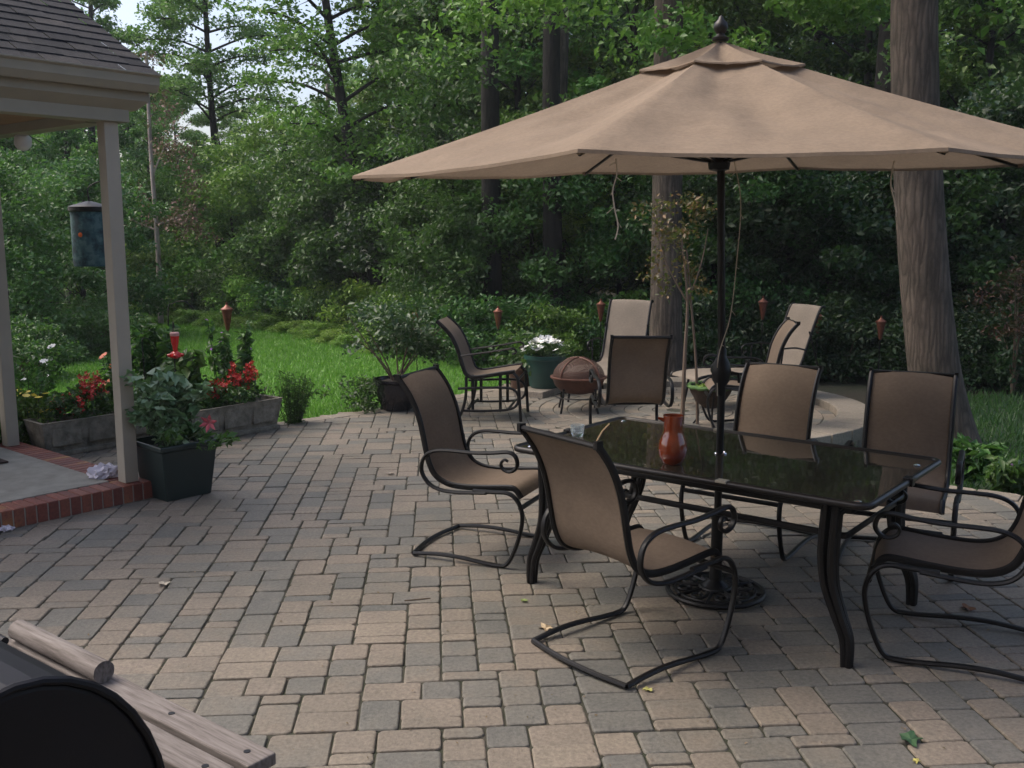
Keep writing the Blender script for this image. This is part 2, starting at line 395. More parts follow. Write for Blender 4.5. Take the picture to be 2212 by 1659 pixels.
def paver(mb, poly, z, ins=0.007, low=0.03, tilt=(0, 0)):
    nP = len(poly); cx = sum(p[0] for p in poly)/nP; cy = sum(p[1] for p in poly)/nP
    vs = []
    for sc, dz in ((0, -low), (0, -0.0065), (ins*0.4, -0.0018), (ins, 0)):
        for p in poly:
            dx, dy = p[0]-cx, p[1]-cy; l = math.hypot(dx, dy); k = (l-sc)/l
            vs.append((cx+dx*k, cy+dy*k, z+dz+dx*tilt[0]+dy*tilt[1]))
    fs = []
    for r_ in range(3):
        for i in range(nP):
            j = (i+1) % nP; fs.append((r_*nP+i, r_*nP+j, (r_+1)*nP+j, (r_+1)*nP+i))
    fs.append(tuple(3*nP+i for i in range(nP)))
    mb.add(vs, fs)
def cham(x0, y0, x1, y1, c):
    q = lambda: c*(0.6+0.9*rnd.random())
    a, b_, c_, d = q(), q(), q(), q()
    return [(x0+a, y0), (x1-b_, y0), (x1-b_*.3, y0+b_*.3), (x1, y0+b_), (x1, y1-c_), (x1-c_*.3, y1-c_*.3), (x1-c_, y1), (x0+d, y1), (x0+d*.3, y1-d*.3), (x0, y1-d), (x0, y0+a), (x0+a*.3, y0+a*.3)]
pv = MB()
mod = 0.081; ang = R(4.3)   # the paver grid is turned a little against the view
ca, sa = math.cos(ang), math.sin(ang)
def g2w(i, j):
    x, y = i*mod, j*mod
    return (x*ca - y*sa, x*sa + y*ca)
NX0, NX1, NY0, NY1 = -84, 110, 2, 168
occ = set()
sizes = [((3,2), 9), ((2,2), 8), ((2,3), 2.5), ((3,1), 2.2), ((2,1), 3), ((3,3), 0.8), ((1,1), 0.15)]
def pick():
    t = rnd.random()*sum(w for _, w in sizes)
    for s_, w in sizes:
        t -= w
        if t <= 0: return s_
    return (2,1)
def ok_p(p):
    if math.hypot(p[0]-CIR[0], p[1]-CIR[1]) < CR+0.03 and (p[1] > CIR[1]-1.2 or p[0] > 2.0): 
        if math.hypot(p[0]-CIR[0], p[1]-CIR[1]) < CI + 0.02 or p[0] > 2.0 or p[1] > 12.0: return False
    if math.hypot(p[0]-CIR[0], p[1]-CIR[1]) < CI+0.02: return False
    return inside(p, PATIO)
for j in range(NY0, NY1):
    i = NX0
    while i < NX1:
        if (i, j) in occ: i += 1; continue
        if not ok_p(g2w(i+.5, j+.5)): i += 1; continue
        if abs(g2w(i, j)[0]) > g2w(i, j)[1]*0.62 + 1.6: i += 1; continue
        n_ = 1                                   # free cells ahead in this row
        while n_ < 7 and (i+n_, j) not in occ and ok_p(g2w(i+n_+.5, j+.5)): n_ += 1
        for tr_ in range(30):
            w, h = pick()
            if w <= n_ and n_-w != 1 and all((i+a, j+b_) not in occ for a in range(w) for b_ in range(h)): break
        else:
            w = 1; h = 2 if (i, j+1) not in occ else 1
        for a in range(w):
            for b_ in range(h): occ.add((i+a, j+b_))
        gp = 0.0032
        poly = cham(i*mod+gp+rnd.uniform(-.001,.0015), j*mod+gp+rnd.uniform(-.001,.0015), (i+w)*mod-gp, (j+h)*mod-gp, 0.015)
        poly = [(x*ca-y*sa+rnd.gauss(0, .0014), x*sa+y*ca+rnd.gauss(0, .0014)) for x, y in poly]
        paver(pv, poly, rnd.gauss(0, 0.0018), ins=rnd.uniform(.006, .011), tilt=(rnd.gauss(0, .004), rnd.gauss(0, .004)))
        i += w
# circular fire pit floor
r0 = 0.12; row = 0
while r0 < CI-0.02:
    r1 = min(r0+0.15, CI-0.004); cnt = max(5, int(2*PI*(r0+r1)/2/0.19)); off = rnd.random()
    for k in range(cnt):
        a0 = 2*PI*(k+off)/cnt; a1 = 2*PI*(k+1+off)/cnt; da = 0.004/((r0+r1)/2)
        pts = [(CIR[0]+r*math.cos(a), CIR[1]+r*math.sin(a)) for r, a in ((r0+.004, a0+da), (r1-.004, a0+da), (r1-.004, (a0+a1)/2), (r1-.004, a1-da), (r0+.004, a1-da), (r0+.004, (a0+a1)/2))][::-1]
        paver(pv, pts, rnd.gauss(0, 0.001))
    r0 = r1
tag(pv.build('patio', M['paver']), 'tumbled grey and tan stone paving of the patio', kind='structure')

# pale cap stones: raised ring round the circle and the edging along lawn and bed
cp = MB()
def ringstones(a0, a1, ri, ro, z0, z1, step):
    k = max(1, int((a1-a0)/step))
    for i in range(k):
        s0 = a0+(a1-a0)*i/k+0.004; s1 = a0+(a1-a0)*(i+1)/k-0.004
        pts = []
        for t in (0, .5, 1): pts.append((CIR[0]+ro*math.cos(s0+(s1-s0)*t), CIR[1]+ro*math.sin(s0+(s1-s0)*t)))
        for t in (1, .5, 0): pts.append((CIR[0]+ri*math.cos(s0+(s1-s0)*t), CIR[1]+ri*math.sin(s0+(s1-s0)*t)))
        paver(cp, pts, z1+rnd.gauss(0, .0015), ins=0.012, low=z1-z0)
ringstones(R(-84), R(152), CI+0.005, CR+0.02, -0.045, 0.07, 0.16)
for z0, z1, o in ((-0.115, -0.05, 0.05), (-0.19, -0.12, 0.0)):
    ringstones(R(-84)+o, R(152)+o, CR-0.12, CR, z0, z1, 0.14)
def edging(p, q, w=0.17, ln=0.26, z=0.004, low=0.12):
    p, q = Vector(p), Vector(q); d = (q-p); L = d.length; d.normalize(); nn = Vector((d.y, -d.x)); k = max(1, round(L/ln))
    for i in range(k):
        a = p+d*(L*i/k+.003); c = p+d*(L*(i+1)/k-.003)
        pts = [a, c, c+nn*w, a+nn*w]
        mid = [(pts[i_]*0.9+pts[(i_+1) % 4]*0.1) for i_ in range(4)]; mid2 = [(pts[i_]*0.1+pts[(i_+1) % 4]*0.9) for i_ in range(4)]
        poly = [x for i_ in range(4) for x in (mid[i_], mid2[i_])]
        ar = sum(poly[i_].x*poly[(i_+1) % 8].y-poly[(i_+1) % 8].x*poly[i_].y for i_ in range(8))
        if ar < 0: poly.reverse()
        paver(cp, [(v.x, v.y) for v in poly], z+rnd.gauss(0, .0015), ins=0.01, low=low)
for p, q in (((-2.31, 9.70), (-4.4, 8.05)), ((-1.37, 10.5), (-2.31, 9.70)), ((-0.75, 11.2), (-1.37, 10.5)), ((-0.2, 12.0), (-0.75, 11.2))): edging(p, q, w=-0.17)
for p, q in (((2.15, 7.72), (3.3, 6.93)), ((3.3, 6.93), (7.4, 4.07))): edging(p, q, w=-0.2, ln=0.3)
tag(cp.build('stone_edging', M['cap']), 'pale cap stones ringing the fire pit circle and patio edge', kind='structure')

# grass blades: nobody could count them
def blades(name, poly, z, cnt, h, label, y_bias=1.0):
    xs = [p[0] for p in poly]; ys = [p[1] for p in poly]; P = []
    while len(P) < cnt:
        q = (rnd.uniform(min(xs), max(xs)), min(ys)+(max(ys)-min(ys))*rnd.random()**y_bias)
        if inside(q, poly): P.append(q)
    P = np.array(P); k = len(P)
    a = rng.random(k)*2*PI; hh = h*(0.5+rng.random(k)); w = 0.006+0.005*rng.random(k)
    lean = rng.normal(size=(k, 2))*0.45
    B = np.column_stack([P, np.full(k, z)]); D = np.column_stack([np.cos(a)*w, np.sin(a)*w, np.zeros(k)])
    T = B + np.column_stack([lean[:, 0]*hh, lean[:, 1]*hh, hh])
    V = np.stack([B-D, B+D, T], 1).reshape(-1, 3); F = np.arange(3*k).reshape(-1, 3)
    o = link(name, tri_mesh(name, V, F, M['blade'] if name == 'grass' else M['L_dark'])); return tag(o, label, 'grass', kind='stuff')
blades('grass', LAWN, -0.035, 90000, 0.055, 'short bright green grass of the lawn', 1.4)
blades('rough_grass', LAWNR, -0.16, 30000, 0.09, 'rough dark grass by the patio right edge')

# ------------------------------------------------------------------ trees
def crown_mesh(name, clusters, leaf, m, up=0.6, wid=0.55, droop=0.25, seed=1):
    g_ = np.random.default_rng(seed); C = []
    for c, rad, k in clusters:
        q = g_.normal(size=(k, 3)); q /= np.maximum(np.linalg.norm(q, axis=1)[:, None], 1e-6)
        q *= (g_.random(k)**0.45)[:, None]
        C.append(np.array(c)+q*np.array(rad))
    C = np.concatenate(C)
    V, F = leaf_np(C, leaf, wid, up, droop=droop, g=g_)
    return tri_mesh(name, V, F, m)
def trunk_mb(path, r0, r1, limbs=(), flare=0.0):
    b = MB(); P = catmull(path, 5); m_ = len(P); rr = []
    for i in range(m_):
        t = i/(m_-1); r = r0+(r1-r0)*t
        if flare: r += flare*math.exp(-(P[i].z-P[0].z)/0.35)
        rr.append(r)
    b.tube(P, rr, 12)
    for a, c, r in limbs:
        a, c = Vector(a), Vector(c); mid = (a+c)/2 + Vector((rnd.uniform(-.15,.15), rnd.uniform(-.15,.15), rnd.uniform(-.05,.25)))
        b.tube(catmull([a, mid, c], 4), [r, r*0.25], 6)
    return b
def make_tree(name, H, base, rad, ncl, per, leaf, lm, bm, r0, seed, label, group, shape='oval', flat=0.55, cl=0.56, up=0.6):
    """trunk with limbs, and a crown of leaf clumps between the heights base and H"""
    q = random.Random(seed); t = thing(name, label, 'tree', (0, -300, 0), 0, group)
    lean = (q.uniform(-.4, .4), q.uniform(-.4, .4))
    path = [(lean[0]*k*k, lean[1]*k*k, H*0.92*k) for k in (0, .25, .5, .75, 1)]
    clusters = []; limbs = []
    for i in range(ncl):
        z = base+(H-base)*((i+q.random())/ncl); f = (z-base)/(H-base)
        if shape == 'oval': pr = math.sqrt(max(0.05, 1-(2*f-0.9)**2*0.85))
        elif shape == 'cone': pr = 1.05-0.85*f
        else: pr = 1.0-0.35*f
        a = q.random()*2*PI; d = rad*pr*math.sqrt(q.uniform(.15, 1))
        kz = z/H; c = (lean[0]*kz*kz+math.cos(a)*d, lean[1]*kz*kz+math.sin(a)*d, z)
        s_ = cl*q.uniform(.6, 1.35)
        clusters.append((c, (s_, s_, s_*flat), int(per*q.uniform(.6, 1.3))))
        if i % 2 == 0:
            zz = max(0.15*H, z-d*0.5); kk = zz/(H*0.92); limbs.append(((lean[0]*kk*kk, lean[1]*kk*kk, zz), c, max(0.012, r0*0.3*(1-0.6*f))))
    trunk_mb(path, r0, r0*0.25, limbs, flare=r0*0.5).build('trunk', bm, t, smooth=True)
    link('crown', crown_mesh('crown', clusters, leaf, lm, up=up, seed=seed), t)
    return t
GT = 'leafy trees of the woods behind the lawn'
kinds = [
 make_tree('forest_tree', 9.5, 1.0, 2.5, 72, 310, .13, M['L_mid'], M['darkbark'], .13, 1, 'mid green leafy tree in the woods, among several alike', GT),
 make_tree('forest_tree', 11.0, 2.0, 2.9, 78, 300, .14, M['L_far'], M['darkbark'], .15, 2, 'tall pale green tree far back in the woods, among several alike', GT),
 make_tree('forest_tree', 8.0, 0.5, 2.6, 70, 310, .12, M['L_dark'], M['darkbark'], .12, 3, 'dark green leafy tree low in the woods, among several alike', GT),
]
small = [
 make_tree('understory_tree', 4.6, 0.2, 2.0, 80, 280, .10, M['L_mid'], M['darkbark'], .07, 4, 'bushy understory tree at the lawn edge, among several alike', 'understory trees at the edge of the woods', flat=.55, cl=.55),
 make_tree('understory_tree', 4.0, 0.1, 1.9, 75, 280, .10, M['L_dark'], M['darkbark'], .07, 5, 'dark bushy understory tree at the edge of the woods, among several alike', 'understory trees at the edge of the woods', flat=.55, cl=.5),
]
small.append(make_tree('understory_tree', 4.3, 0.3, 2.0, 60, 240, .11, M['L_painted_shade'], M['darkbark'], .07, 9, 'very dark understory tree with the shade of the oaks put into its leaf colour, among several alike', 'understory trees at the edge of the woods', flat=.5, cl=.55))
shrub = []
for kx, (lm, lab, sd) in enumerate((('L_light', 'light green leafy shrub at the lawn edge, among several alike', 6), ('L_dark', 'dark green leafy shrub under the trees, among several alike', 7), ('L_painted_shade', 'very dark low shrub behind the oaks, its leaf colour darkened for the deep shade, among several alike', 8))):
    t = thing('shrub', lab, 'shrub', (0, -300, 0), 0, 'shrubs under the trees')
    q = random.Random(sd); cls = []; st = MB()
    for i in range(34):
        a = q.random()*2*PI; d = 1.0*math.sqrt(q.random()); z = q.uniform(.1, 1.35)*(1-0.45*d*d)
        cls.append(((math.cos(a)*d, math.sin(a)*d, z), (.36, .36, .24), 230))
        if i % 3 == 0: st.tube(catmull([(0, 0, 0), (math.cos(a)*d*.5, math.sin(a)*d*.5, z*.6), (math.cos(a)*d, math.sin(a)*d, z)], 3), [.018, .005], 5)
    st.build('stems', M['twig'], t)
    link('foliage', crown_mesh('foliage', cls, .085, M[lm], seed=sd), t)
    shrub.append(t)
px = lambda u, Y: (u-1106)/2150*Y
used = set()
def put(src, u, Y, sc=1.0, label=None, z=-0.15, sz=None):
    rz = rnd.random()*6.28; s_ = (sc, sc, sc*(sz or 1))
    zz = z + min(max(0, math.hypot(px(u, Y), Y-6)-22)*0.03, 3.0)
    if id(src) not in used:
        used.add(id(src)); src.location = (px(u, Y), Y, zz); src.rotation_euler = (0, 0, rz); src.scale = s_
        if label: src['label'] = label
        return src
    return dup(src, (px(u, Y), Y, zz), rz, label, s_)
# far row, then the middle of the woods (u is the bearing, Y the distance)
for u, Y, k, sc in [(-120, 34, 1, 1.1), (60, 36, 1, 1.2), (215, 33, 1, 1.12), (310, 40, 0, .80), (400, 38, 1, .62), (500, 42, 0, .68), (590, 40, 1, .52), (690, 38, 0, .58), (770, 43, 1, .72), (860, 36, 1, .72),
                    (960, 38, 1, 1.3), (1080, 36, 0, 1.4), (1180, 38, 1, 1.4), (1290, 35, 0, 1.5), (1400, 38, 1, 1.4), (1520, 34, 2, 1.6), (1640, 36, 0, 1.5), (1770, 33, 1, 1.4), (1900, 36, 2, 1.6), (2040, 33, 0, 1.5), (2170, 34, 1, 1.4), (2320, 32, 2, 1.5)]:
    put(kinds[k], u, Y, sc)
for u, Y, k, sc in [(-60, 24, 2, 1.0), (70, 26, 0, .95), (160, 23, 2, .8), (330, 29, 1, .54), (560, 30, 1, .5), (640, 28, 2, .56), (985, 27, 0, .95), (1000, 24, 0, 1.1), (1030, 26, 2, 1.2), (1130, 22, 0, 1.0),
                    (1260, 24, 2, 1.2), (1360, 21, 0, 1.1), (1500, 22, 2, 1.1), (1620, 20, 0, 1.05), (1740, 22, 2, 1.2), (1860, 19, 0, 1.0), (1960, 21, 2, 1.1), (2090, 18, 2, 1.0), (2190, 20, 0, 1.1), (2300, 17, 2, 1.0)]:
    put(kinds[k], u, Y, sc)
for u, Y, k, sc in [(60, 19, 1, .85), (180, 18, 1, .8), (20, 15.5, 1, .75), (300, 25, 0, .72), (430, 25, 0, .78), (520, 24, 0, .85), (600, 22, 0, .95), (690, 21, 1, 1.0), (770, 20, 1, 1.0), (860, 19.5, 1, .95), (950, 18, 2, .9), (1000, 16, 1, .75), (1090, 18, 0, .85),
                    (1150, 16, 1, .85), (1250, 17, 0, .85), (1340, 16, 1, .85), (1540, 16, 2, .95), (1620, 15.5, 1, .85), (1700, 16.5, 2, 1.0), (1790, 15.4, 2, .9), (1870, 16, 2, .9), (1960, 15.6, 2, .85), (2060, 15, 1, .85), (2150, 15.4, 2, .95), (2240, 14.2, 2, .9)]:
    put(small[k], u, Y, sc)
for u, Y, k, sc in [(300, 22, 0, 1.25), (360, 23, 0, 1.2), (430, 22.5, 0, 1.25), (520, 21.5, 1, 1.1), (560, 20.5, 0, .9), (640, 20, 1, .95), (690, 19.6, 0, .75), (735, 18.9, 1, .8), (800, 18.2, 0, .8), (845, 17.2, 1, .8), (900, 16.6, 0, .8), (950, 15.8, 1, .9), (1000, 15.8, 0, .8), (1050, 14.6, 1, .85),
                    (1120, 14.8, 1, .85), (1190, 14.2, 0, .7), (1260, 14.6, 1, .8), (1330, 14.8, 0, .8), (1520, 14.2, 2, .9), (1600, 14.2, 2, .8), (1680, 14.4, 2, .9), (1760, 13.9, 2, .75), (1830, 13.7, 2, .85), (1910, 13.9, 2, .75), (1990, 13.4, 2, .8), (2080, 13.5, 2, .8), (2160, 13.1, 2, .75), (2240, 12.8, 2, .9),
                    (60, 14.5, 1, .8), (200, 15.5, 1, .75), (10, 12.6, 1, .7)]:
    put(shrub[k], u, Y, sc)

for u, Y, sc, sz in ((300, 20.5, .5, .6), (350, 21.2, .55, .6), (415, 20.8, .5, .5), (470, 20.2, .45, .55), (530, 19.8, .45, .5), (585, 19.4, .5, .55), (635, 18.8, .42, .5), (690, 18.0, .45, .55), (730, 17.2, .4, .5), (770, 16.6, .4, .5), (830, 15.8, .4, .6)):
    put(shrub[0], u, Y, sc, 'low light green weedy clump at the far lawn edge, among several alike', -.08, sz)
# two slender trees with layered, open branches against the sky
def open_tree(label, path, r0, z0, reach, seed, lm, group=None, leaf=.105, per=55):
    q = random.Random(seed); P = catmull(path, 6); t = thing('slender_tree', label, 'tree', path[0], 0, group)
    P = [p-Vector(path[0]) for p in P]; H = P[-1].z; limbs = []; cl = []
    def at(z):
        for a, c in zip(P, P[1:]):
            if a.z <= z <= c.z: return a.lerp(c, (z-a.z)/max(1e-6, c.z-a.z))
        return P[-1]
    b = trunk_mb(P, r0, r0*.3, flare=r0*.4)
    z = z0
    while z < H*0.97:
        a0 = q.random()*2*PI
        for k in range(2):
            a = a0+k*PI+q.uniform(-.6, .6); L = reach*q.uniform(.6, 1.1)*(1.05-0.6*(z-z0)/(H-z0+.01))
            s0 = at(z); e = s0+Vector((math.cos(a)*L, math.sin(a)*L, L*q.uniform(.05, .32)))
            m_ = s0.lerp(e, .5)+Vector((0, 0, L*.1))
            pth = catmull([s0, m_, e], 5); b.tube(pth, [r0*.26, .008], 6)
            for i in range(3, len(pth)):
                for s_ in range(3):
                    c = pth[i]+Vector((q.uniform(-.5, .5), q.uniform(-.5, .5), q.uniform(-.12, .22)))
                    cl.append((tuple(c), (.30, .30, .13), int(per*q.uniform(.5, 1.2))))
                    if s_ == 0: b.tube([pth[i], c], [.008, .003], 4)
        z += q.uniform(.28, .5)
    b.build('trunk', M['darkbark'], t, smooth=True)
    link('crown', crown_mesh('crown', cl, leaf, lm, up=.8, seed=seed), t)
    return t
open_tree('slender dark trunked tree with layered branches, left of the two against the sky', [(px(478, 26), 26, 0), (px(478, 26)+.05, 26, 3), (px(474, 26), 26, 6), (px(470, 26), 26, 10.5)], .13, 4.6, 2.3, 21, M['L_far'], per=40)
open_tree('leaning slender tree with open layered branches and a curved dark trunk', [(px(840, 19), 19, 0), (px(800, 19), 19, 1.4), (px(768, 19), 19, 3.2), (px(738, 19), 19, 4.9), (px(716, 19), 19, 6.6), (px(708, 19), 19, 9)], .15, 2.2, 2.6, 22, M['L_mid'], per=25)
open_tree('tall loose crowned tree standing in front of the woods above the umbrella tip', [(px(925, 21), 21, 0), (px(930, 21), 21, 3), (px(945, 21), 21, 6), (px(960, 21), 21, 10)], .16, 3.4, 2.1, 23, M['L_mid'], per=60)

# big trunks close to the patio, crowns mostly above the picture
def big_tree(label, path, r0, r1, flare, bm, crown=None, seed=1, lm='L_mid'):
    t = thing('oak_tree', label, 'tree', path[0]); P = [Vector(p)-Vector(path[0]) for p in path]
    q = random.Random(seed); cl = []; limbs = []
    if crown:
        zb, zt, rad, ncl, per, leaf = crown
        top = P[-1]
        for i in range(ncl):
            a = q.random()*2*PI; d = rad*math.sqrt(q.uniform(.1, 1)); z = q.uniform(zb, zt)
            c = (top.x+math.cos(a)*d, top.y+math.sin(a)*d, z); s_ = q.uniform(.45, .9)
            cl.append((c, (s_, s_, s_*.5), int(per*q.uniform(.6, 1.3))))
            if i % 5 == 0 and z > 6.2: limbs.append(((top.x*z/P[-1].z*.8, top.y*z/P[-1].z*.8, z*.85), c, .05))
    trunk_mb(P, r0, r1, limbs, flare).build('trunk', bm, t, smooth=True)
    if cl: link('crown', crown_mesh('crown', cl, leaf, M[lm], seed=seed), t)
    return t
big_tree('thick grey barked oak leaning beside the patio right edge', [(4.18, 9.3, -.18), (4.0, 9.3, .5), (3.86, 9.3, 1.3), (3.74, 9.3, 2.2), (3.64, 9.3, 3.2), (3.58, 9.3, 4.4), (3.6, 9.35, 7.5)], .235, .19, .055, M['bark'], (3.9, 8.5, 3.0, 45, 300, .11), 31, 'L_mid')
big_tree('straight grey oak trunk behind the fire pit circle', [(2.02, 12.9, -.18), (1.99, 12.9, 1.2), (1.97, 12.9, 3), (1.94, 12.9, 5), (1.96, 12.9, 9)], .21, .165, .1, M['bark'], (4.4, 9.5, 3.0, 50, 300, .11), 32, 'L_light')
big_tree('narrow grey pine trunk rising behind the umbrella canopy', [(px(1200, 17), 17, -.15), (px(1198, 17), 17, 3), (px(1206, 17), 17, 6), (px(1204, 17), 17, 11)], .19, .14, .06, M['bark'])
big_tree('dark ivy clad trunk in the shade left of the flower pot', [(px(1064, 15.4), 15.4, -.15), (px(1062, 15.4), 15.4, 2), (px(1060, 15.4), 15.4, 5), (px(1062, 15.4), 15.4, 9)], .17, .12, .06, M['darkbark'], (2.5, 8.5, 1.5, 26, 220, .1), 33, 'L_dark')
big_tree('very dark trunk against sky flecks left of the leaning oak', [(px(1880, 18), 18, -.15), (px(1885, 18), 18, 3), (px(1892, 18), 18, 6), (px(1900, 18), 18, 10)], .24, .16, .06, M['darkbark'])
big_tree('dark trunk low behind the green umbrella shade, beside the sapling', [(px(1195, 15.2), 15.2, -.15), (px(1192, 15.2), 15.2, 2), (px(1188, 15.2), 15.2, 4), (px(1190, 15.2), 15.2, 6)], .16, .12, .06, M['darkbark'])

# dead tree with brown leaves, and a pale birch snag
t = thing('dead_tree', 'dying tree with rusty brown leaves and a thin pale trunk', 'tree', (px(346, 20.5), 20.5, 0))
trunk_mb([(0, 0, 0), (.02, 0, 1.5), (-.02, 0, 3.5), (0, 0, 5.4)], .06, .03, [((0, 0, 1.9), (-.7, 0, 2.3), .02), ((0, 0, 2.0), (.8, .1, 2.4), .02), ((0, 0, 3), (.6, 0, 3.7), .02)]).build('trunk', M['palebark'], t, smooth=True)
cls = [((rnd.gauss(x, .22), rnd.gauss(0, .3), rnd.gauss(z, .16)), (.25, .25, .16), 85) for x, z, k in ((-.45, 2.3, 9), (.55, 2.3, 11), (.5, 3.5, 9), (.2, 4.1, 5), (.75, 1.9, 4), (.7, 3.0, 5), (0.1, 5.3, 3)) for _ in range(k)]
cls = [(c_, (.34, .34, .22), 42) for c_, r_, k_ in cls]
link('crown', crown_mesh('crown', cls, .085, M['L_brown'], seed=41), t)
t = thing('birch_snag', 'thin white broken birch trunk between the leaning tree and the umbrella', 'tree', (px(712, 23), 23, 0))
trunk_mb([(0, 0, 0), (-.05, 0, 2.6), (.05, 0, 3.8), (.1, 0, 5.2)], .075, .045).build('trunk', M['palebark'], t, smooth=True)

# a young crape myrtle beside the fire pit
t = thing('sapling', 'young sapling with bare thin stems and reddish leaves behind the umbrella pole', 'tree', (1.66, 9.55, 0))
s_ = MB(); s_.tube(catmull([(0, 0, 0), (.01, 0, .7), (.02, 0, 1.25), (-.05, 0, 1.8)], 4), [.022, .01], 7)
s_.tube(catmull([(.16, .05, 0), (.13, .05, .6), (.06, .02, 1.2), (.0, 0, 1.7)], 4), [.016, .008], 7)
s_.tube(catmull([(.02, 0, 1.2), (-.2, 0, 1.6), (-.3, 0, 2.0)], 4), [.01, .004], 5)
s_.tube(catmull([(.02, 0, 1.2), (.14, 0, 1.55), (.2, 0, 1.9)], 4), [.01, .004], 5)
s_.build('stems', M['twig'], t, smooth=True)
cls = [((rnd.gauss(-.08, .2), rnd.gauss(0, .16), rnd.uniform(1.3, 2.15)), (.13, .13, .13), 38) for _ in range(26)]
link('foliage', crown_mesh('foliage', cls, .05, M['L_rust'], seed=44), t)

# far wood: one mass closing the view behind the single trees
C = []
for i in range(150):
    u = rnd.uniform(-500, 2700); Y = rnd.uniform(46, 56)
    top = 2.6 if 330 < u < 900 else (8 if u < 330 else 17)
    for k in range(3 if top < 8 else 6):
        z = rnd.uniform(0.3, top); q = rng.normal(size=(170, 3)); q /= np.linalg.norm(q, axis=1)[:, None]; q *= (rng.random(170)**.4)[:, None]
        C.append(np.array((px(u, Y)+rnd.gauss(0, 1), Y, z))+q*np.array((1.7, 1.2, 1.1)))
V, F = leaf_np(np.concatenate(C), .32)
tag(link('far_woods', tri_mesh('far_woods', V, F, M['L_far'])), 'distant mass of woodland closing the view', 'woods', kind='stuff')

# ------------------------------------------------------------------ patio furniture
def sling_chair():
    t = thing('sling_chair', '', 'chair', (0, 0, 0), 0, 'sling spring chairs on the patio')
    ox = 0.28
    back = [(-.69, 1.03), (-.663, 1.0), (-.615, .935), (-.572, .85), (-.543, .76), (-.518, .64), (-.495, .55), (-.455, .48), (-.38, .44), (-.28, .43), (-.14, .438), (0, .452), (.05, .445), (.085, .40)]
    prof = catmull([(x+ox, 0, z) for x, z in back], 5)
    f = MB(); n_ = len(prof); hw = .222; K = 9; vs = []
    for i, p in enumerate(prof):
        T = prof[min(i+1, n_-1)]-prof[max(i-1, 0)]; nn = Vector((-T.z, 0, T.x)).normalized()
        for side in (0, 1):
            for k in range(K):
                y = -hw+2*hw*k/(K-1); sag = .014*(1-(2*k/(K-1)-1)**2)
                q = p+nn*(sag-.0015 if side == 0 else sag+.0015); vs.append((q.x, y, q.z))
    fs = []
    for i in range(n_-1):
        for side in (0, 1):
            for k in range(K-1):
                a = i*2*K+side*K+k; b_ = a+1; c = (i+1)*2*K+side*K+k+1; d = c-1
                fs.append((a, b_, c, d) if side else (d, c, b_, a))
    fs += [(k, k+1, K+k+1, K+k) for k in range(K-1)]
    e = (n_-1)*2*K; fs += [(e+k+1, e+k, e+K+k, e+K+k+1) for k in range(K-1)]
    f.add(vs, fs); f.build('sling', M['sling'], t, smooth=True)
    for sgn in (-1, 1):
        r_ = MB(); r_.tube([(p.x, sgn*.234, p.z) for p in prof], .0145, 8, side=(0, 1, 0), ell=1.25)
        r_.build('rail', M['iron'], t, smooth=True)
        l_ = MB(); lp = [(-.18, .432), (-.06, .436), (.02, .44), (.07, .42), (.105, .37), (.118, .30), (.10, .20), (.06, .09), (.02, .028), (-.03, .016), (-.13, .02), (-.28, .032), (-.42, .032), (-.57, .016)]
        l_.tube(catmull([(x+ox, sgn*.298, z) for x, z in lp], 6), .0145, 8, side=(0, 1, 0), ell=.85)
        l_.build('leg', M['iron'], t, smooth=True)
        a_ = MB(); ap = [(-.10, .428), (-.30, .412), (-.40, .42), (-.465, .45), (-.505, .51), (-.50, .575), (-.465, .62), (-.40, .645), (-.30, .65), (-.18, .65), (-.06, .66), (.03, .672), (.075, .655), (.09, .61), (.07, .575), (.035, .563), (0, .578), (-.008, .607), (.012, .628), (.034, .62)]
        pa = catmull([(x+ox, sgn*.302, z) for x, z in ap], 5); m_ = len(pa)
        a_.tube(pa, [.0155 if i < m_*.72 else .0155-.006*(i-m_*.72)/(m_*.28) for i in range(m_)], 8, side=(0, 1, 0), ell=.72)
        a_.build('armrest', M['iron'], t, smooth=True)
    x_ = MB(); x_.tube(catmull([(-.57+ox, -.298, .016), (-.60+ox, -.1, .02), (-.60+ox, .1, .02), (-.57+ox, .298, .016)], 5), .0135, 8); x_.build('rear_bar', M['iron'], t, smooth=True)
    x_ = MB(); x_.tube([(.105+ox, -.298, .36), (.105+ox, .298, .36)], .014, 8); x_.build('front_stretcher', M['iron'], t, smooth=True)
    x_ = MB(); x_.tube([(-.692+ox, -.236, 1.031), (-.692+ox, .236, 1.036)], .013, 8)
    for sgn in (-1, 1): x_.box(-.692+ox, sgn*.238, 1.037, .034, .02, .034)
    x_.build('top_rail', M['iron'], t, smooth=True)
    return t
ch0 = sling_chair(); first = [True]
def place_chair(rear, deg, label):
    h = R(deg); loc = (rear[0]+math.cos(h)*.29, rear[1]+math.sin(h)*.29, 0)
    if first[0]:
        first[0] = False; ch0.location = loc; ch0.rotation_euler = (0, 0, h); ch0['label'] = label; return ch0
    return dup(ch0, loc, h, label)
place_chair((.285, 4.10), 39, 'nearest tan sling chair, its back to the camera at the table long side')
place_chair((-.455, 5.86), -23.5, 'tan sling chair at the table left end, seen from the side')
place_chair((2.30, 4.18), 156, 'tan sling chair at the table right end, cut off by the picture edge')
place_chair((1.64, 6.11), -125, 'tan sling chair behind the table, beside the umbrella pole')
place_chair((2.34, 5.77), -116, 'tan sling chair behind the table in front of the leaning oak')
place_chair((1.03, 8.05), 93, 'sling chair seen squarely from behind, facing the fire bowl')
place_chair((2.52, 9.35), 176, 'sling chair half hidden behind the table chairs, turned towards the planter bowl')

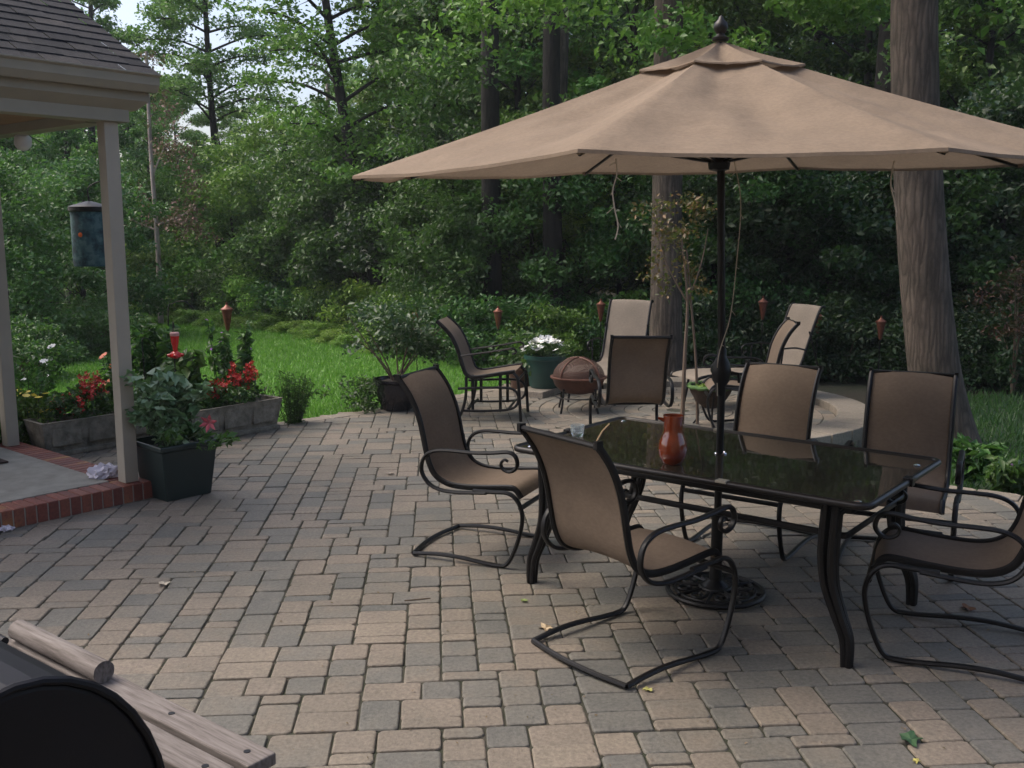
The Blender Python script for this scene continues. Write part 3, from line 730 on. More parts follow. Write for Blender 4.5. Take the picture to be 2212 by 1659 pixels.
# glass table
tb = thing('patio_table', 'black framed rectangular patio table with a dark glass top', 'table', (1.068, 4.985, 0), R(-38)); tb.scale = (.98, .98, 1.034)
hl, hw = .95, .55
def rrect(hl, hw, c, k=5):
    out = []
    for sx, sy, a0 in ((1, 1, 0), (-1, 1, 90), (-1, -1, 180), (1, -1, 270)):
        for i in range(k+1):
            a = R(a0+90*i/k); out.append((sx*(hl-c)+c*math.cos(a), sy*(hw-c)+c*math.sin(a)))
    return out
gm, nt_, gb = new_mat("darkglass")
gb.inputs['Base Color'].default_value = (0.05, 0.042, 0.028, 1); gb.inputs['Roughness'].default_value = 0.03; gb.inputs['Specular IOR Level'].default_value = 0.75
gb.inputs['IOR'].default_value = 1.6; gb.inputs['Transmission Weight'].default_value = 0.35
bump(nt_, gb, noise(nt_, 9, 2), 0.02, 0.01)
outer = rrect(hl-.012, hw-.012, .05)
holeN = len(outer); hole = [(.022*math.cos(2*PI*i/holeN+.0), .022*math.sin(2*PI*i/holeN)) for i in range(holeN)]
import bisect
hole = [(.024*math.cos(math.atan2(p[1], p[0])), .024*math.sin(math.atan2(p[1], p[0]))) for p in outer]
gl = MB(); nO = len(outer)
vs = [(p[0], p[1], .722) for p in outer]+[(p[0], p[1], .722) for p in hole]+[(p[0], p[1], .716) for p in outer]+[(p[0], p[1], .716) for p in hole]
fs = []
for i in range(nO):
    j = (i+1) % nO
    fs += [(i, j, nO+j, nO+i), (2*nO+j, 2*nO+i, 3*nO+i, 3*nO+j), (j, i, 2*nO+i, 2*nO+j), (nO+i, nO+j, 3*nO+j, 3*nO+i)]
gl.add(vs, fs); gl.build('glass_top', gm, tb)
rm = MB(); rm.tube([(p[0], p[1], .716) for p in rrect(hl, hw, .055, 6)], .016, 10, closed=True); rm.build('rim', M['bronze'], tb, smooth=True)
hr = MB(); hr.tube([(.028*math.cos(a*PI/8), .028*math.sin(a*PI/8), .724) for a in range(16)], .006, 6, closed=True); hr.build('umbrella_ring', M['chrome'], tb, smooth=True)
ap = MB()
for z_, i_ in ((.665, .10), (.545, .13)):
    ap.tube([(p[0], p[1], z_) for p in rrect(hl-i_, hw-i_, .02, 2)], .015, 8, side=(0, 0, 1), ell=.7, closed=True)
ap.build('apron_rails', M['iron'], tb, smooth=True)
for sx in (-1, 1):
    for sy in (-1, 1):
        lg = MB(); dv = Vector((sx, 0, 0)); tv = Vector((0, 1, 0)); c0 = Vector((sx*(hl-.12), sy*(hw-.075), 0))
        for ox_, oy_ in ((-.021, -.021), (.021, -.021), (-.021, .021), (.021, .021)):
            pts = [(-.055, .70), (-.062, .58), (-.065, .46), (-.05, .34), (-.005, .22), (.035, .12), (.042, .0)]
            fl_ = lambda z_: 1.15 if z_ > .5 else .5+.65*z_/.5
            P_ = catmull([tuple(c0+dv*(d_+ox_*fl_(z_))+tv*(oy_*fl_(z_))+Vector((0, 0, z_))) for d_, z_ in pts], 5)
            lg.tube(P_, [.019 if p.z > .45 else .015+.004*p.z/.45 for p in P_], 8, side=tuple(tv))
        lg.build('leg', M['iron'], tb, smooth=True)
        br = MB(); br.tube(catmull([tuple(c0+dv*-.06+Vector((0, 0, .56))), tuple(c0+dv*-.03+Vector((0, 0, .64))), tuple(c0+dv*.03+Vector((0, 0, .70)))], 4), .012, 6); br.build('corner_brace', M['iron'], tb, smooth=True)
for px_, py_ in ((.28, -hw), (-.28, hw)):
    cb = MB(); cb.box(px_, py_, .727, .055, .045, .012); cb.build('edge_clip', M['trim'], tb, bevel=.003)
for px_, py_ in ((hl, 0.02), (-hl, -.02)):
    cb = MB(); cb.box(px_, py_, .718, .045, .05, .04); cb.build('rim_joint', M['iron'], tb, bevel=.004)
for px_, py_ in ((hl-.06, -hw+.05), (hl-.06, hw-.2), (-hl+.08, hw-.1), (-hl+.07, -hw+.07)):
    cb = MB(); cb.lathe([(.016, 0), (.018, .004), (.008, .008), (0, .009)], 12, (px_, py_, .7215)); cb.build('suction_pad', M['chrome'], tb, smooth=True)

# umbrella
C0 = Vector((1.0, 4.97)); um = thing('patio_umbrella', 'large tan octagonal patio umbrella with a vented top over the glass table', 'umbrella', (1.06, 4.97, 0))
U = Vector((1.06, 4.97, 0))
A_, B_ = 1.8, 1.4
rimv = []
for deg, z_ in ((-72, 2.105), (-25, 2.155), (18, 2.155), (62, 2.18), (108, 2.215), (155, 2.25), (198, 2.225), (242, 2.165)):
    rimv.append(Vector((C0.x+A_*math.sin(R(deg)), C0.y-B_*math.cos(R(deg)), z_)))
apex = Vector((C0.x+.0, C0.y-.0, 2.765))
def canopy(tip, rims, t0, t1, drop, name, nr=12, ns=10, flap=0.0, seed=0, dip=.3, hem=.014):
    q = random.Random(seed); b = MB(); vs = []; W_ = 8*ns
    ph = [q.random()*6 for _ in range(8)]
    for i in range(nr+1):
        t = t0+(t1-t0)*i/nr
        for s_ in range(8):
            for k in range(ns):
                f = k/ns; e = rims[s_].lerp(rims[(s_+1) % 8], f); bow = math.sin(PI*f)
                p = tip.lerp(e, t)
                sag = drop*bow*t*(1.0 if t < .99 else 1)
                # scalloped edge and soft wrinkles running along the panel
                inn = 1-0.012*bow*t*t
                p = Vector((tip.x+(p.x-tip.x)*inn, tip.y+(p.y-tip.y)*inn, p.z-sag*0.5-0.045*math.sin(PI*t)*dip))
                w = (.012*math.sin(f*19+ph[s_]+t*4)*t*bow + .015*math.sin(f*8+ph[(s_+3) % 8]-t*7)*bow*min(1, t*1.5))*(1.12-t**3)
                w -= .040*bow*math.sin(PI*t)
                p.z += w + (0.012*(1-bow)*t)
                vs.append(p-U)
    for i in range(nr):
        for k in range(W_):
            l = (k+1) % W_; b.f.append((i*W_+k, (i+1)*W_+k, (i+1)*W_+l, i*W_+l))
    b.v = [tuple(v) for v in vs]
    # turned hem at the edge gives the cloth its thickness
    o = len(b.v); last = nr*W_
    for k in range(W_):
        p = Vector(b.v[last+k]); cdir = Vector((apex.x-U.x-p.x, apex.y-U.y-p.y, 0)).normalized()
        b.v.append(tuple(p+Vector((0, 0, -hem-flap))+cdir*-.003)); 
    for k in range(W_): b.v.append(tuple(Vector(b.v[o+k])+Vector((apex.x-U.x-b.v[o+k][0], apex.y-U.y-b.v[o+k][1], 0)).normalized()*.01))
    for k in range(W_):
        l = (k+1) % W_; b.f.append((last+k, o+k, o+l, last+l)); b.f.append((o+k, o+W_+k, o+W_+l, o+l))
    return b.build(name, M['canopy'], um, smooth=True)
canopy(apex, rimv, .17, 1.0, .015, 'canopy', seed=3, nr=20, ns=18)
vtip = apex+Vector((0, 0, .012)); vr = [apex.lerp(r_, .232)+Vector((0, 0, .003)) for r_ in rimv]
canopy(vtip, vr, .02, 1.0, .0, 'vent_cap', nr=6, ns=8, seed=5, dip=.2, hem=.008)
pl = MB(); topP = Vector((apex.x-U.x, apex.y-U.y, 2.765))
pl.tube([(0, 0, .03), (0, 0, 1.1), tuple(topP)], .019, 14)
pl.lathe([(.02, 1.12), (.03, 1.13), (.034, 1.16), (.026, 1.2), (.02, 1.215)], 14)
pl.build('pole', M['iron'], um, smooth=True)
ck = MB(); ck.lathe([(.019, 1.05), (.026, 1.07), (.026, 1.1), (.045, 1.13), (.05, 1.18), (.04, 1.22), (.024, 1.25), (.024, 1.28), (.019, 1.29)], 16, (-.005, 0, 0)); ck.build('crank_housing', M['iron'], um, smooth=True)
chd = MB(); chd.tube([(.04, -.02, 1.17), (.075, -.03, 1.165), (.08, -.03, 1.12)], .008, 7); chd.build('crank_handle', M['iron'], um, smooth=True)
fn = MB(); fn.lathe([(.038, 2.775), (.042, 2.787), (.023, 2.797), (.018, 2.806), (.029, 2.82), (.035, 2.837), (.03, 2.857), (.015, 2.872), (.010, 2.885), (0, 2.893)], 18, (topP.x, topP.y, 0)); fn.build('finial', M['bronze'], um, smooth=True)
hb = MB(); hb.lathe([(.02, 2.16), (.05, 2.17), (.055, 2.20), (.03, 2.23), (.02, 2.26)], 16, (topP.x*.8, topP.y*.8, 0)); hb.build('hub', M['iron'], um, smooth=True)
for r_ in rimv:
    a = apex.lerp(r_, .05)-U; c = r_-U; rb = MB()
    rb.tube([a+Vector((0, 0, -.035)), a.lerp(c, .5)+Vector((0, 0, -.075)), c.lerp(a, .01)+Vector((0, 0, -.012))], .009, 6); rb.build('rib', M['iron'], um, smooth=True)
    st = MB(); st.tube([(topP.x*.8, topP.y*.8, 2.2), a.lerp(c, .52)+Vector((0, 0, -.075))], .007, 6); st.build('strut', M['iron'], um, smooth=True)
    tb_ = MB(); d_ = (r_-apex).normalized(); cpos = r_-U-d_*.02
    tb_.box(cpos.x, cpos.y, cpos.z-.008, .035, .022, .016, rz=math.atan2(d_.y, d_.x)); tb_.build('rib_pocket', M['canopy'], um, bevel=.006)
bs = thing('umbrella_base', 'round cast iron umbrella stand with openwork scrolls on the paving', 'umbrella stand', (1.06, 4.97, 0))
k_ = MB()
for r_, z_, t_ in ((.245, .022, .014), (.205, .028, .008), (.075, .04, .012)):
    k_.tube([(r_*math.cos(2*PI*i/48), r_*math.sin(2*PI*i/48), z_) for i in range(48)], t_, 8, closed=True)
for i in range(8):
    a = 2*PI*i/8
    sc = [(.08, 0), (.12, .03), (.17, .035), (.19, .0), (.165, -.03), (.13, -.02), (.13, .005), (.15, .01)]
    k_.tube(catmull([(r_*math.cos(a)-o*math.sin(a), r_*math.sin(a)+o*math.cos(a), .034) for r_, o in sc], 4), .008, 6)
    k_.tube([(.07*math.cos(a+.39), .07*math.sin(a+.39), .038), (.24*math.cos(a+.39), .24*math.sin(a+.39), .026)], .009, 6)
k_.build('plate', M['iron'], bs, smooth=True)
k_ = MB(); k_.lathe([(.09, .03), (.06, .055), (.034, .08), (.03, .2), (.03, .40), (.036, .41), (.036, .43), (.024, .44)], 18); k_.build('sleeve', M['iron'], bs, smooth=True)

# strings left hanging from the canopy edge
def hang(label, pts, r=.0027):
    b = MB(); o = Vector(pts[0]); P_ = catmull([Vector(p)-o for p in pts], 6); b.tube(P_, r, 5)
    for i in range(2, len(P_), 5):
        p = P_[i]; b.tube([p, p+Vector((rnd.uniform(-.03, .03), rnd.uniform(-.02, .02), -rnd.uniform(.0, .03)))], .002, 4)
    ob = b.build('hanging_string', M['string']); ob.location = o
    return tag(ob, label, 'string', 'cord scraps hanging from the umbrella')
hang('frayed pale cord hanging from the umbrella front edge, left of the pole', [(.385, 3.78, 2.14), (.39, 3.78, 2.08), (.376, 3.78, 2.02), (.385, 3.78, 1.95), (.398, 3.78, 1.89), (.388, 3.78, 1.84)])
hang('thin string dangling close beside the umbrella pole', [(1.06, 4.85, 2.2), (1.10, 4.86, 2.0), (1.09, 4.87, 1.7), (1.075, 4.90, 1.45), (1.03, 4.93, 1.25), (1.035, 4.95, 1.05)], .0025)
hang('short frayed cord hanging from the umbrella right side', [(1.42, 3.78, 2.13), (1.412, 3.78, 2.05), (1.43, 3.78, 1.98), (1.44, 3.78, 1.94)], .003)

# things on the table
ja = mat("redglass", (0.27, 0.045, 0.008), 0.06, spec=0.6, c2=(0.10, 0.012, 0.005), vscale=5, coat=.6)
jg = thing('glass_jug', 'orange red glass jug standing on the glass table', 'jug', (.785, 4.76, .7472))
b = MB(); b.lathe([(.0, .002), (.042, .0), (.05, .008), (.066, .04), (.071, .075), (.067, .11), (.052, .145), (.047, .165), (.046, .205), (.05, .24), (.047, .241), (.042, .205), (.042, .165), (.06, .105), (.06, .06), (.03, .012), (0, .012)], 28); b.build('body', ja, jg, smooth=True)
b = MB(); b.tube(catmull([(-.042, 0, .215), (-.06, 0, .222), (-.075, 0, .226)], 4), [.010, .006], 8); b.build('spout', ja, jg, smooth=True)
vg, nt_, vb = new_mat("clearglass"); vb.inputs['Transmission Weight'].default_value = .8; vb.inputs['Roughness'].default_value = .03; vb.inputs['Base Color'].default_value = (.85, .92, .95, 1)
b = MB(); b.lathe([(.0, 0), (.03, 0), (.038, .02), (.04, .06), (.036, .06), (.033, .02), (0, .012)], 20)
ob = b.build('candle_glass', vg, smooth=True); ob.location = (.365, 5.44, .7472); tag(ob, 'small clear glass candle holder on the far end of the table', 'candle holder')
b = MB(); b.tube([(0, 0, 0), (.06, .30, .002), (.12, .52, 0)], .005, 6); ob = b.build('wooden_stick', M['stick']); ob.location = (.45, 5.22, .7525); tag(ob, 'thin pale wooden stick lying on the glass table', 'stick')

# glider chair
gd = thing('glider_chair', 'dark framed glider chair with a tan seat, seen from the side before the lawn', 'chair', (-.20, 10.05, 0), R(-8))
pf = [(-.52, .99), (-.46, .94), (-.385, .86), (-.325, .75), (-.28, .62), (-.25, .52), (-.215, .455), (-.14, .435), (0, .455), (.14, .48), (.27, .50)]
prof = catmull([(x, 0, z) for x, z in pf], 5)
f = MB(); vs = []; n_ = len(prof)
for i, p in enumerate(prof):
    T = prof[min(i+1, n_-1)]-prof[max(i-1, 0)]; nn = Vector((-T.z, 0, T.x)).normalized()*.003
    vs += [(p.x+nn.x, -.25, p.z+nn.z), (p.x+nn.x, .25, p.z+nn.z), (p.x-nn.x, .25, p.z-nn.z), (p.x-nn.x, -.25, p.z-nn.z)]
fs = [(i*4+a, i*4+(a+1) % 4, i*4+4+(a+1) % 4, i*4+4+a) for i in range(n_-1) for a in range(4)]+[(3, 2, 1, 0), ((n_-1)*4, (n_-1)*4+1, (n_-1)*4+2, (n_-1)*4+3)]
f.add(vs, fs); f.build('sling', M['sling'], gd, smooth=True)
for sg in (-1, 1):
    b = MB(); b.tube([(p.x, sg*.262, p.z) for p in prof], .016, 8, side=(0, 1, 0), ell=1.3); b.build('rail', M['iron'], gd, smooth=True)
    b = MB(); b.tube(catmull([(-.27, sg*.285, .65), (-.18, sg*.29, .665), (.05, sg*.29, .70), (.24, sg*.29, .735)], 5), .014, 8, side=(0, 1, 0), ell=.7); b.tube(catmull([(.24, sg*.29, .735), (.275, sg*.29, .72), (.28, sg*.285, .69), (.24, sg*.285, .675)], 4), .011, 7); b.build('armrest', M['trim'] if False else M['bronze'], gd, smooth=True)
    b = MB(); b.tube(catmull([(-.22, sg*.27, .44), (-.225, sg*.28, .25), (-.26, sg*.285, .10), (-.31, sg*.285, 0)], 5), .015, 8); b.build('leg', M['iron'], gd, smooth=True)
    b = MB(); b.tube(catmull([(.26, sg*.27, .48), (.30, sg*.285, .42), (.315, sg*.285, .25), (.33, sg*.285, 0)], 5), .016, 8); b.build('leg', M['iron'], gd, smooth=True)
    b = MB(); b.tube(catmull([(-.30, sg*.285, .32), (-.05, sg*.285, .335), (.22, sg*.285, .335), (.30, sg*.285, .27), (.29, sg*.285, .17), (.20, sg*.285, .12), (-.05, sg*.285, .10), (-.26, sg*.285, .10)], 5), .013, 8); b.build('base_loop', M['iron'], gd, smooth=True)
    for x_ in (-.16, .12):
        b = MB(); b.box(x_, sg*.25, .28, .03, .012, .36); b.build('swing_arm', M['iron'], gd, bevel=.003)
for x_, z_ in ((-.2, .12), (.2, .12), (.3, .42)):
    b = MB(); b.tube([(x_, -.285, z_), (x_, .285, z_)], .012, 8); b.build('cross_bar', M['iron'], gd, smooth=True)

# two chaise longues round the fire bowl
def chaise(label, loc, deg, L):
    t = thing('chaise_longue', label, 'chaise longue', (*loc, 0), R(deg), 'chaise longues by the fire pit')
    pts = [(-.30, 1.05), (-.27, 1.06), (-.235, 1.03), (-.18, .90), (-.10, .68), (-.02, .46), (.05, .375), (.16, .355), (L*.45, .37), (L*.8, .385), (L, .365), (L+.05, .33)]
    prof = catmull([(x, 0, z) for x, z in pts], 4); n_ = len(prof); f = MB(); vs = []; K = 7
    for i, p in enumerate(prof):
        T = prof[min(i+1, n_-1)]-prof[max(i-1, 0)]; nn = Vector((-T.z, 0, T.x)).normalized()
        for s_ in (.002, -.002):
            for k in range(K): vs.append((p.x+nn.x*(s_+0.008*(1-(2*k/(K-1)-1)**2)), -.245+.49*k/(K-1), p.z+nn.z*(s_+0.008*(1-(2*k/(K-1)-1)**2))))
    fs = []
    for i in range(n_-1):
        for s_ in (0, 1):
            for k in range(K-1):
                a = i*2*K+s_*K+k; c = a+2*K; fs.append((a, a+1, c+1, c) if s_ == 0 else (c, c+1, a+1, a))
    fs += [(k+1, k, K+k, K+k+1) for k in range(K-1)]; e = (n_-1)*2*K; fs += [(e+k, e+k+1, e+K+k+1, e+K+k) for k in range(K-1)]
    f.add(vs, fs); f.build('sling', M['sling2'], t, smooth=True)
    for sg in (-1, 1):
        b = MB(); b.tube([(p.x, sg*.256, p.z) for p in prof], .014, 8, side=(0, 1, 0), ell=1.2); b.build('rail', M['iron'], t, smooth=True)
        b = MB(); b.tube(catmull([(-.05, sg*.28, .60), (.1, sg*.285, .63), (.32, sg*.285, .62), (.38, sg*.285, .58), (.36, sg*.285, .52), (.31, sg*.285, .54)], 5), .012, 8, side=(0, 1, 0), ell=.8); b.tube([(.25, sg*.285, .62), (.27, sg*.27, .36)], .01, 7); b.build('armrest', M['iron'], t, smooth=True)
        for x_, dx in ((.02, -.1), (L*.85, .06)):
            b = MB(); b.tube(catmull([(x_, sg*.265, .37), (x_+dx*.3, sg*.27, .2), (x_+dx, sg*.275, 0)], 4), .014, 8); b.build('leg', M['iron'], t, smooth=True)
        b = MB(); b.tube([(-.10, sg*.262, .80), (-.24, sg*.265, .40), (-.02, sg*.262, .3)], .009, 7); b.build('back_brace', M['iron'], t, smooth=True)
    return t
M['sling2'] = fabric("sling_pale", (0.225, 0.19, 0.155), 0.15, 90)
chaise('high backed tan chaise longue in front of the grey oak trunk, facing us', (1.30, 11.62), -117, 1.05)
chaise('high backed tan chaise longue on the far right of the fire pit circle, side on', (3.03, 10.95), -158, 1.25)

# fire bowl
fb = thing('fire_bowl', 'copper fire bowl with a domed mesh lid on thin iron legs', 'fire pit', (.70, 10.35, 0)); fb.scale = (1.16, 1.16, .98)
b = MB(); b.lathe([(.0, .19), (.10, .195), (.165, .22), (.215, .28), (.235, .345), (.256, .36), (.258, .375), (.24, .38), (.22, .355), (.16, .26), (0, .22)], 32); b.build('bowl', M['copper'], fb, smooth=True)
mm, nt_, mb_ = new_mat("meshdome"); mb_.inputs['Base Color'].default_value = (.06, .026, .016, 1); mb_.inputs['Roughness'].default_value = .7
tc = nt_.nodes.new("ShaderNodeTexCoord"); wv = nt_.nodes.new("ShaderNodeTexChecker"); wv.inputs['Scale'].default_value = 130
nt_.links.new(tc.outputs['Object'], wv.inputs[0]); tr = nt_.nodes.new("ShaderNodeBsdfTransparent"); mx = nt_.nodes.new("ShaderNodeMixShader")
mm_ = nt_.nodes.new("ShaderNodeMath"); mm_.operation = 'MULTIPLY'; mm_.inputs[1].default_value = .75; nt_.links.new(wv.outputs['Fac'], mm_.inputs[0])
nt_.links.new(mm_.outputs[0], mx.inputs[0]); nt_.links.new(mb_.outputs[0], mx.inputs[1]); nt_.links.new(tr.outputs[0], mx.inputs[2]); nt_.links.new(mx.outputs[0], nt_.nodes["Material Output"].inputs[0])
dome = [(.235*math.cos(a), .375+.20*math.sin(a)) for a in [R(x) for x in range(0, 91, 9)]]; dome[-1] = (0, .575)
b = MB(); b.lathe(dome, 28); b.build('mesh_dome', mm, fb, smooth=True)
b = MB()
for i in range(4):
    a = PI/4+PI/2*i; b.tube([(r_*math.cos(a)*1.02, r_*math.sin(a)*1.02, z_+.004) for r_, z_ in dome], .009, 6)
b.build('dome_bands', M['copper'], fb, smooth=True)
b = MB(); b.tube([(.21*math.cos(2*PI*i/32), .21*math.sin(2*PI*i/32), .16) for i in range(32)], .007, 6, closed=True); b.build('stand_ring', M['iron'], fb, smooth=True)
for i in range(4):
    a = PI/4+PI/2*i; b = MB(); b.tube(catmull([(.20*math.cos(a), .20*math.sin(a), .26), (.212*math.cos(a), .212*math.sin(a), .12), (.235*math.cos(a), .235*math.sin(a), 0)], 4), .010, 6); b.build('leg', M['iron'], fb, smooth=True)

# ------------------------------------------------------------------ pots and plants
def foliage(parent, cls, leaf, m, name='foliage', up=.6, wid=.55, seed=1, droop=.25):
    return link(name, crown_mesh(name, cls, leaf, m, up=up, wid=wid, seed=seed, droop=droop), parent)
def pot(parent, prof, m, n=28, soil=None):
    b = MB(); b.lathe(prof, n); o = b.build('pot', m, parent, smooth=True)
    if soil:
        s_ = MB(); s_.lathe([(soil[0], soil[1]-.01), (soil[0]*.6, soil[1]+.012), (0, soil[1]+.015)], 20); s_.build('soil', M['soil'], parent, smooth=True)
t = thing('potted_shrub', 'big dark glazed pot with a glossy leaved shrub at the lawn edge', 'potted plant', (-1.22, 10.42, 0))
pot(t, [(0, 0), (.14, 0), (.16, .02), (.2, .12), (.22, .22), (.225, .29), (.25, .31), (.25, .335), (.225, .335), (.205, .3), (0, .29)], M['glaze'], soil=(.205, .305))
s_ = MB()
for i in range(9):
    a = rnd.random()*6.28; d = rnd.uniform(.15, .5); s_.tube(catmull([(rnd.gauss(0, .03), rnd.gauss(0, .03), .29), (math.cos(a)*d*.4, math.sin(a)*d*.4, .55), (math.cos(a)*d, math.sin(a)*d, rnd.uniform(.75, 1.0))], 4), [.012, .004], 6)
s_.build('stems', M['twig'], t, smooth=True)
foliage(t, [((math.cos(a)*d, math.sin(a)*d, z), (.17, .17, .13), 46) for a, d, z in ((rnd.random()*6.28, .5*math.sqrt(rnd.random()), rnd.uniform(.62, 1.08)) for _ in range(54))], .062, M['L_gloss'], seed=51)

t = thing('flower_pot', 'green plastic pot of white petunias at the back of the circle', 'potted plant', (.385, 11.52, .072)); t.scale = (1.1, 1.1, 1.0)
pot(t, [(0, 0), (.15, 0), (.165, .02), (.20, .33), (.225, .335), (.225, .38), (.2, .38), (.19, .34), (0, .33)], M['greenpot'], soil=(.19, .35))
foliage(t, [((rnd.gauss(0, .12), rnd.gauss(0, .12), rnd.uniform(.38, .52)), (.08, .08, .06), 60) for _ in range(22)], .035, M['L_plant'], seed=52)
fl = MB()
def blossom(mb, c, r, n=5, tilt=.5, cup=.35):
    a0 = rnd.random()*6.28; nz = Vector((rnd.gauss(0, tilt), rnd.gauss(-.4, tilt), 1)).normalized(); e1 = nz.orthogonal().normalized(); e2 = nz.cross(e1); c = Vector(c)
    for k in range(n):
        a = a0+2*PI*k/n; d = e1*math.cos(a)+e2*math.sin(a); s = e1*-math.sin(a)+e2*math.cos(a)
        mb.add([c, c+d*r*.6+s*r*.42+nz*r*cup*.5, c+d*r+nz*r*cup, c+d*r*.6-s*r*.42+nz*r*cup*.5], [(0, 1, 2, 3)])
for i in range(64):
    a = rnd.random()*6.28; d = rnd.uniform(.04, .25); blossom(fl, (math.cos(a)*d, math.sin(a)*d-.02, .57-d*d*2.2+rnd.gauss(0, .02)), .035)
fl.build('blossoms', M['white'], t)

t = thing('terracotta_pot', 'weathered terracotta pot with a leafy plant behind the glider chair', 'potted plant', (.10, 11.72, 0))
pot(t, [(0, 0), (.1, 0), (.15, .24), (.17, .25), (.17, .3), (.15, .3), (.14, .26), (0, .25)], M['terracotta'], soil=(.14, .27))
foliage(t, [((rnd.gauss(0, .13), rnd.gauss(0, .13), rnd.uniform(.3, .65)), (.12, .12, .1), 36) for _ in range(20)], .07, M['L_dark'], seed=53)

t = thing('planter_bowl', 'round coir planter bowl with a mossy green rim on an iron stand', 'planter', (1.93, 9.55, 0))
b = MB(); b.lathe([(.0, .17), (.06, .175), (.14, .24), (.19, .32), (.215, .385), (.2, .385), (.15, .3), (0, .26)], 26); b.build('bowl', mat("coir", (.05, .03, .018), .95, var=.5, vscale=30, bmp=(40, .8, .01)), t, smooth=True)
b = MB(); b.tube([(.213*math.cos(2*PI*i/30), .213*math.sin(2*PI*i/30), .387+.006*math.sin(i*2.2)) for i in range(30)], .02, 8, closed=True); b.build('rim', mat("mossrim", (.07, .15, .035), .8, var=.4, vscale=25), t, smooth=True)
foliage(t, [((rnd.gauss(0, .08), rnd.gauss(0, .08), .39), (.08, .08, .02), 60) for _ in range(8)], .03, M['L_light'], seed=54)
for i in range(3):
    a = .5+2*PI/3*i; b = MB(); b.tube(catmull([(.2*math.cos(a), .2*math.sin(a), .36), (.13*math.cos(a), .13*math.sin(a), .18), (.12*math.cos(a), .12*math.sin(a), .08), (.17*math.cos(a), .17*math.sin(a), 0)], 5), .009, 6); b.build('leg', M['iron'], t, smooth=True)

t = thing('low_bush', 'small dark low bush against the lawn edge beside the glazed pot', 'bush', (-1.62, 10.55, -.04))
foliage(t, [((rnd.gauss(0, .16), rnd.gauss(0, .13), rnd.uniform(.05, .3)), (.12, .12, .09), 46) for _ in range(26)], .05, M['L_dark'], seed=55)

# stone troughs with red salvia
E1 = Vector((.643, .766, 0)); E2 = Vector((.766, -.643, 0))
def trough(label, loc, rz, L, seed, extra):
    q = random.Random(seed)
    t = thing('stone_trough', label, 'planter', (*loc, 0), rz, 'stone troughs at the garden edge')
    b = MB(); h = .30; w0, w1 = .13, .17; l0, l1 = L*.46, L*.5
    ring = lambda l, w, z: [(-l, -w, z), (l, -w, z), (l, w, z), (-l, w, z)]
    vs = ring(l0+.02, w0+.02, 0)+ring(l0+.02, w0+.02, .035)+ring(l0, w0, .04)+ring(l1, w1, h-.01)+ring(l1+.008, w1+.008, h)+ring(l1-.03, w1-.03, h)+ring(l1-.04, w1-.04, h-.06)
    fs = [(3, 2, 1, 0)]+[(k*4+i, k*4+(i+1) % 4, k*4+4+(i+1) % 4, k*4+4+i) for k in range(6) for i in range(4)]+[(24, 25, 26, 27)]
    b.add(vs, fs); b.build('trough', M['trough'], t, bevel=.006)
    for i in range(3):   # raised panels worn almost flat
        c = MB(); c.box(-L*.3+i*L*.3, -(w0+w1)/2-.004, .165, L*.24, .02, .16, M=None); c.build('carved_panel', M['trough'], t, bevel=.012)
    foliage(t, [((q.uniform(-L*.42, L*.42), q.gauss(0, .07), q.uniform(h, h+.2)), (.09, .09, .08), 45) for _ in range(34)], .05, M['L_plant'], seed=seed)
    f = MB(); st = MB()
    for (x0, x1, z0, z1, cnt) in extra:
        for i in range(cnt):
            x = q.uniform(x0, x1); y = q.gauss(0, .06); z = q.uniform(z0, z1)
            st.tube([(x+q.gauss(0, .02), y, h), (x, y, z)], .004, 4)
            for k in range(9): blossom(f, (x+q.gauss(0, .014), y+q.gauss(0, .014), z-.07+k*.013), .022, 4, 1.0, .5)
    f.build('salvia_blossoms', M['red'], t); st.build('stems', M['stem'], t)
    return t
rz1 = math.atan2(E1.y, E1.x)
trough('weathered stone trough with red salvia beside the lawn, right of the porch post', (-2.66, 9.10), R(51), 1.05, 61, [(.08, .36, .47, .62, 22), (-.25, .02, .40, .50, 12)])
trough('weathered stone trough with red salvia behind the porch, left of the post', (-3.66, 8.56), R(49), 1.05, 62, [(-.12, .14, .46, .62, 20), (-.32, -.1, .36, .46, 10)])

# square green pot with tall leafy plants and a pink lily
t = thing('square_planter', 'dark green square plastic planter with leafy stems by the porch post', 'potted plant', (-2.42, 6.99, 0), R(48))
b = MB(); b.lathe([(0, 0), (.245, 0), (.30, .36), (.32, .362), (.323, .40), (.305, .405), (.29, .37), (.28, .34), (0, .33)], 4, sq=True); b.build('pot', M['greenplastic'], t, bevel=.008)
b = MB(); b.box(0, 0, .325, .30, .30, .03); b.build('soil', M['soil'], t)
s_ = MB(); cls = []
for i in range(22):
    a = rnd.random()*6.28; d = rnd.uniform(.05, .36); z = rnd.uniform(.55, .9); s0 = Vector((rnd.gauss(0, .08), rnd.gauss(0, .08), .33)); e = Vector((math.cos(a)*d, math.sin(a)*d, z)); m_ = s0.lerp(e, .5)+Vector((0, 0, .08))
    pth = catmull([s0, m_, e], 5); s_.tube(pth, [.006, .003], 5)
    for p in pth[2:]: cls.append((tuple(p), (.075, .075, .045), 6))
s_.build('stems', M['stem'], t)
foliage(t, cls, .085, M['L_silver'], up=1.0, wid=.62, seed=63)
foliage(t, [((rnd.gauss(.05, .15), rnd.gauss(-.05, .15), rnd.uniform(.36, .48)), (.1, .1, .05), 20) for _ in range(12)], .085, M['L_plant'], 'low_foliage', seed=64, wid=.35)
f = MB(); lc = Vector((.20, -.20, .55))
t.rotation_euler = (0, 0, R(48))
inv = Matrix.Rotation(R(-48), 4, 'Z'); lw = inv @ (Vector((-2.10, 6.78, .56))-Vector((-2.42, 6.99, 0)))
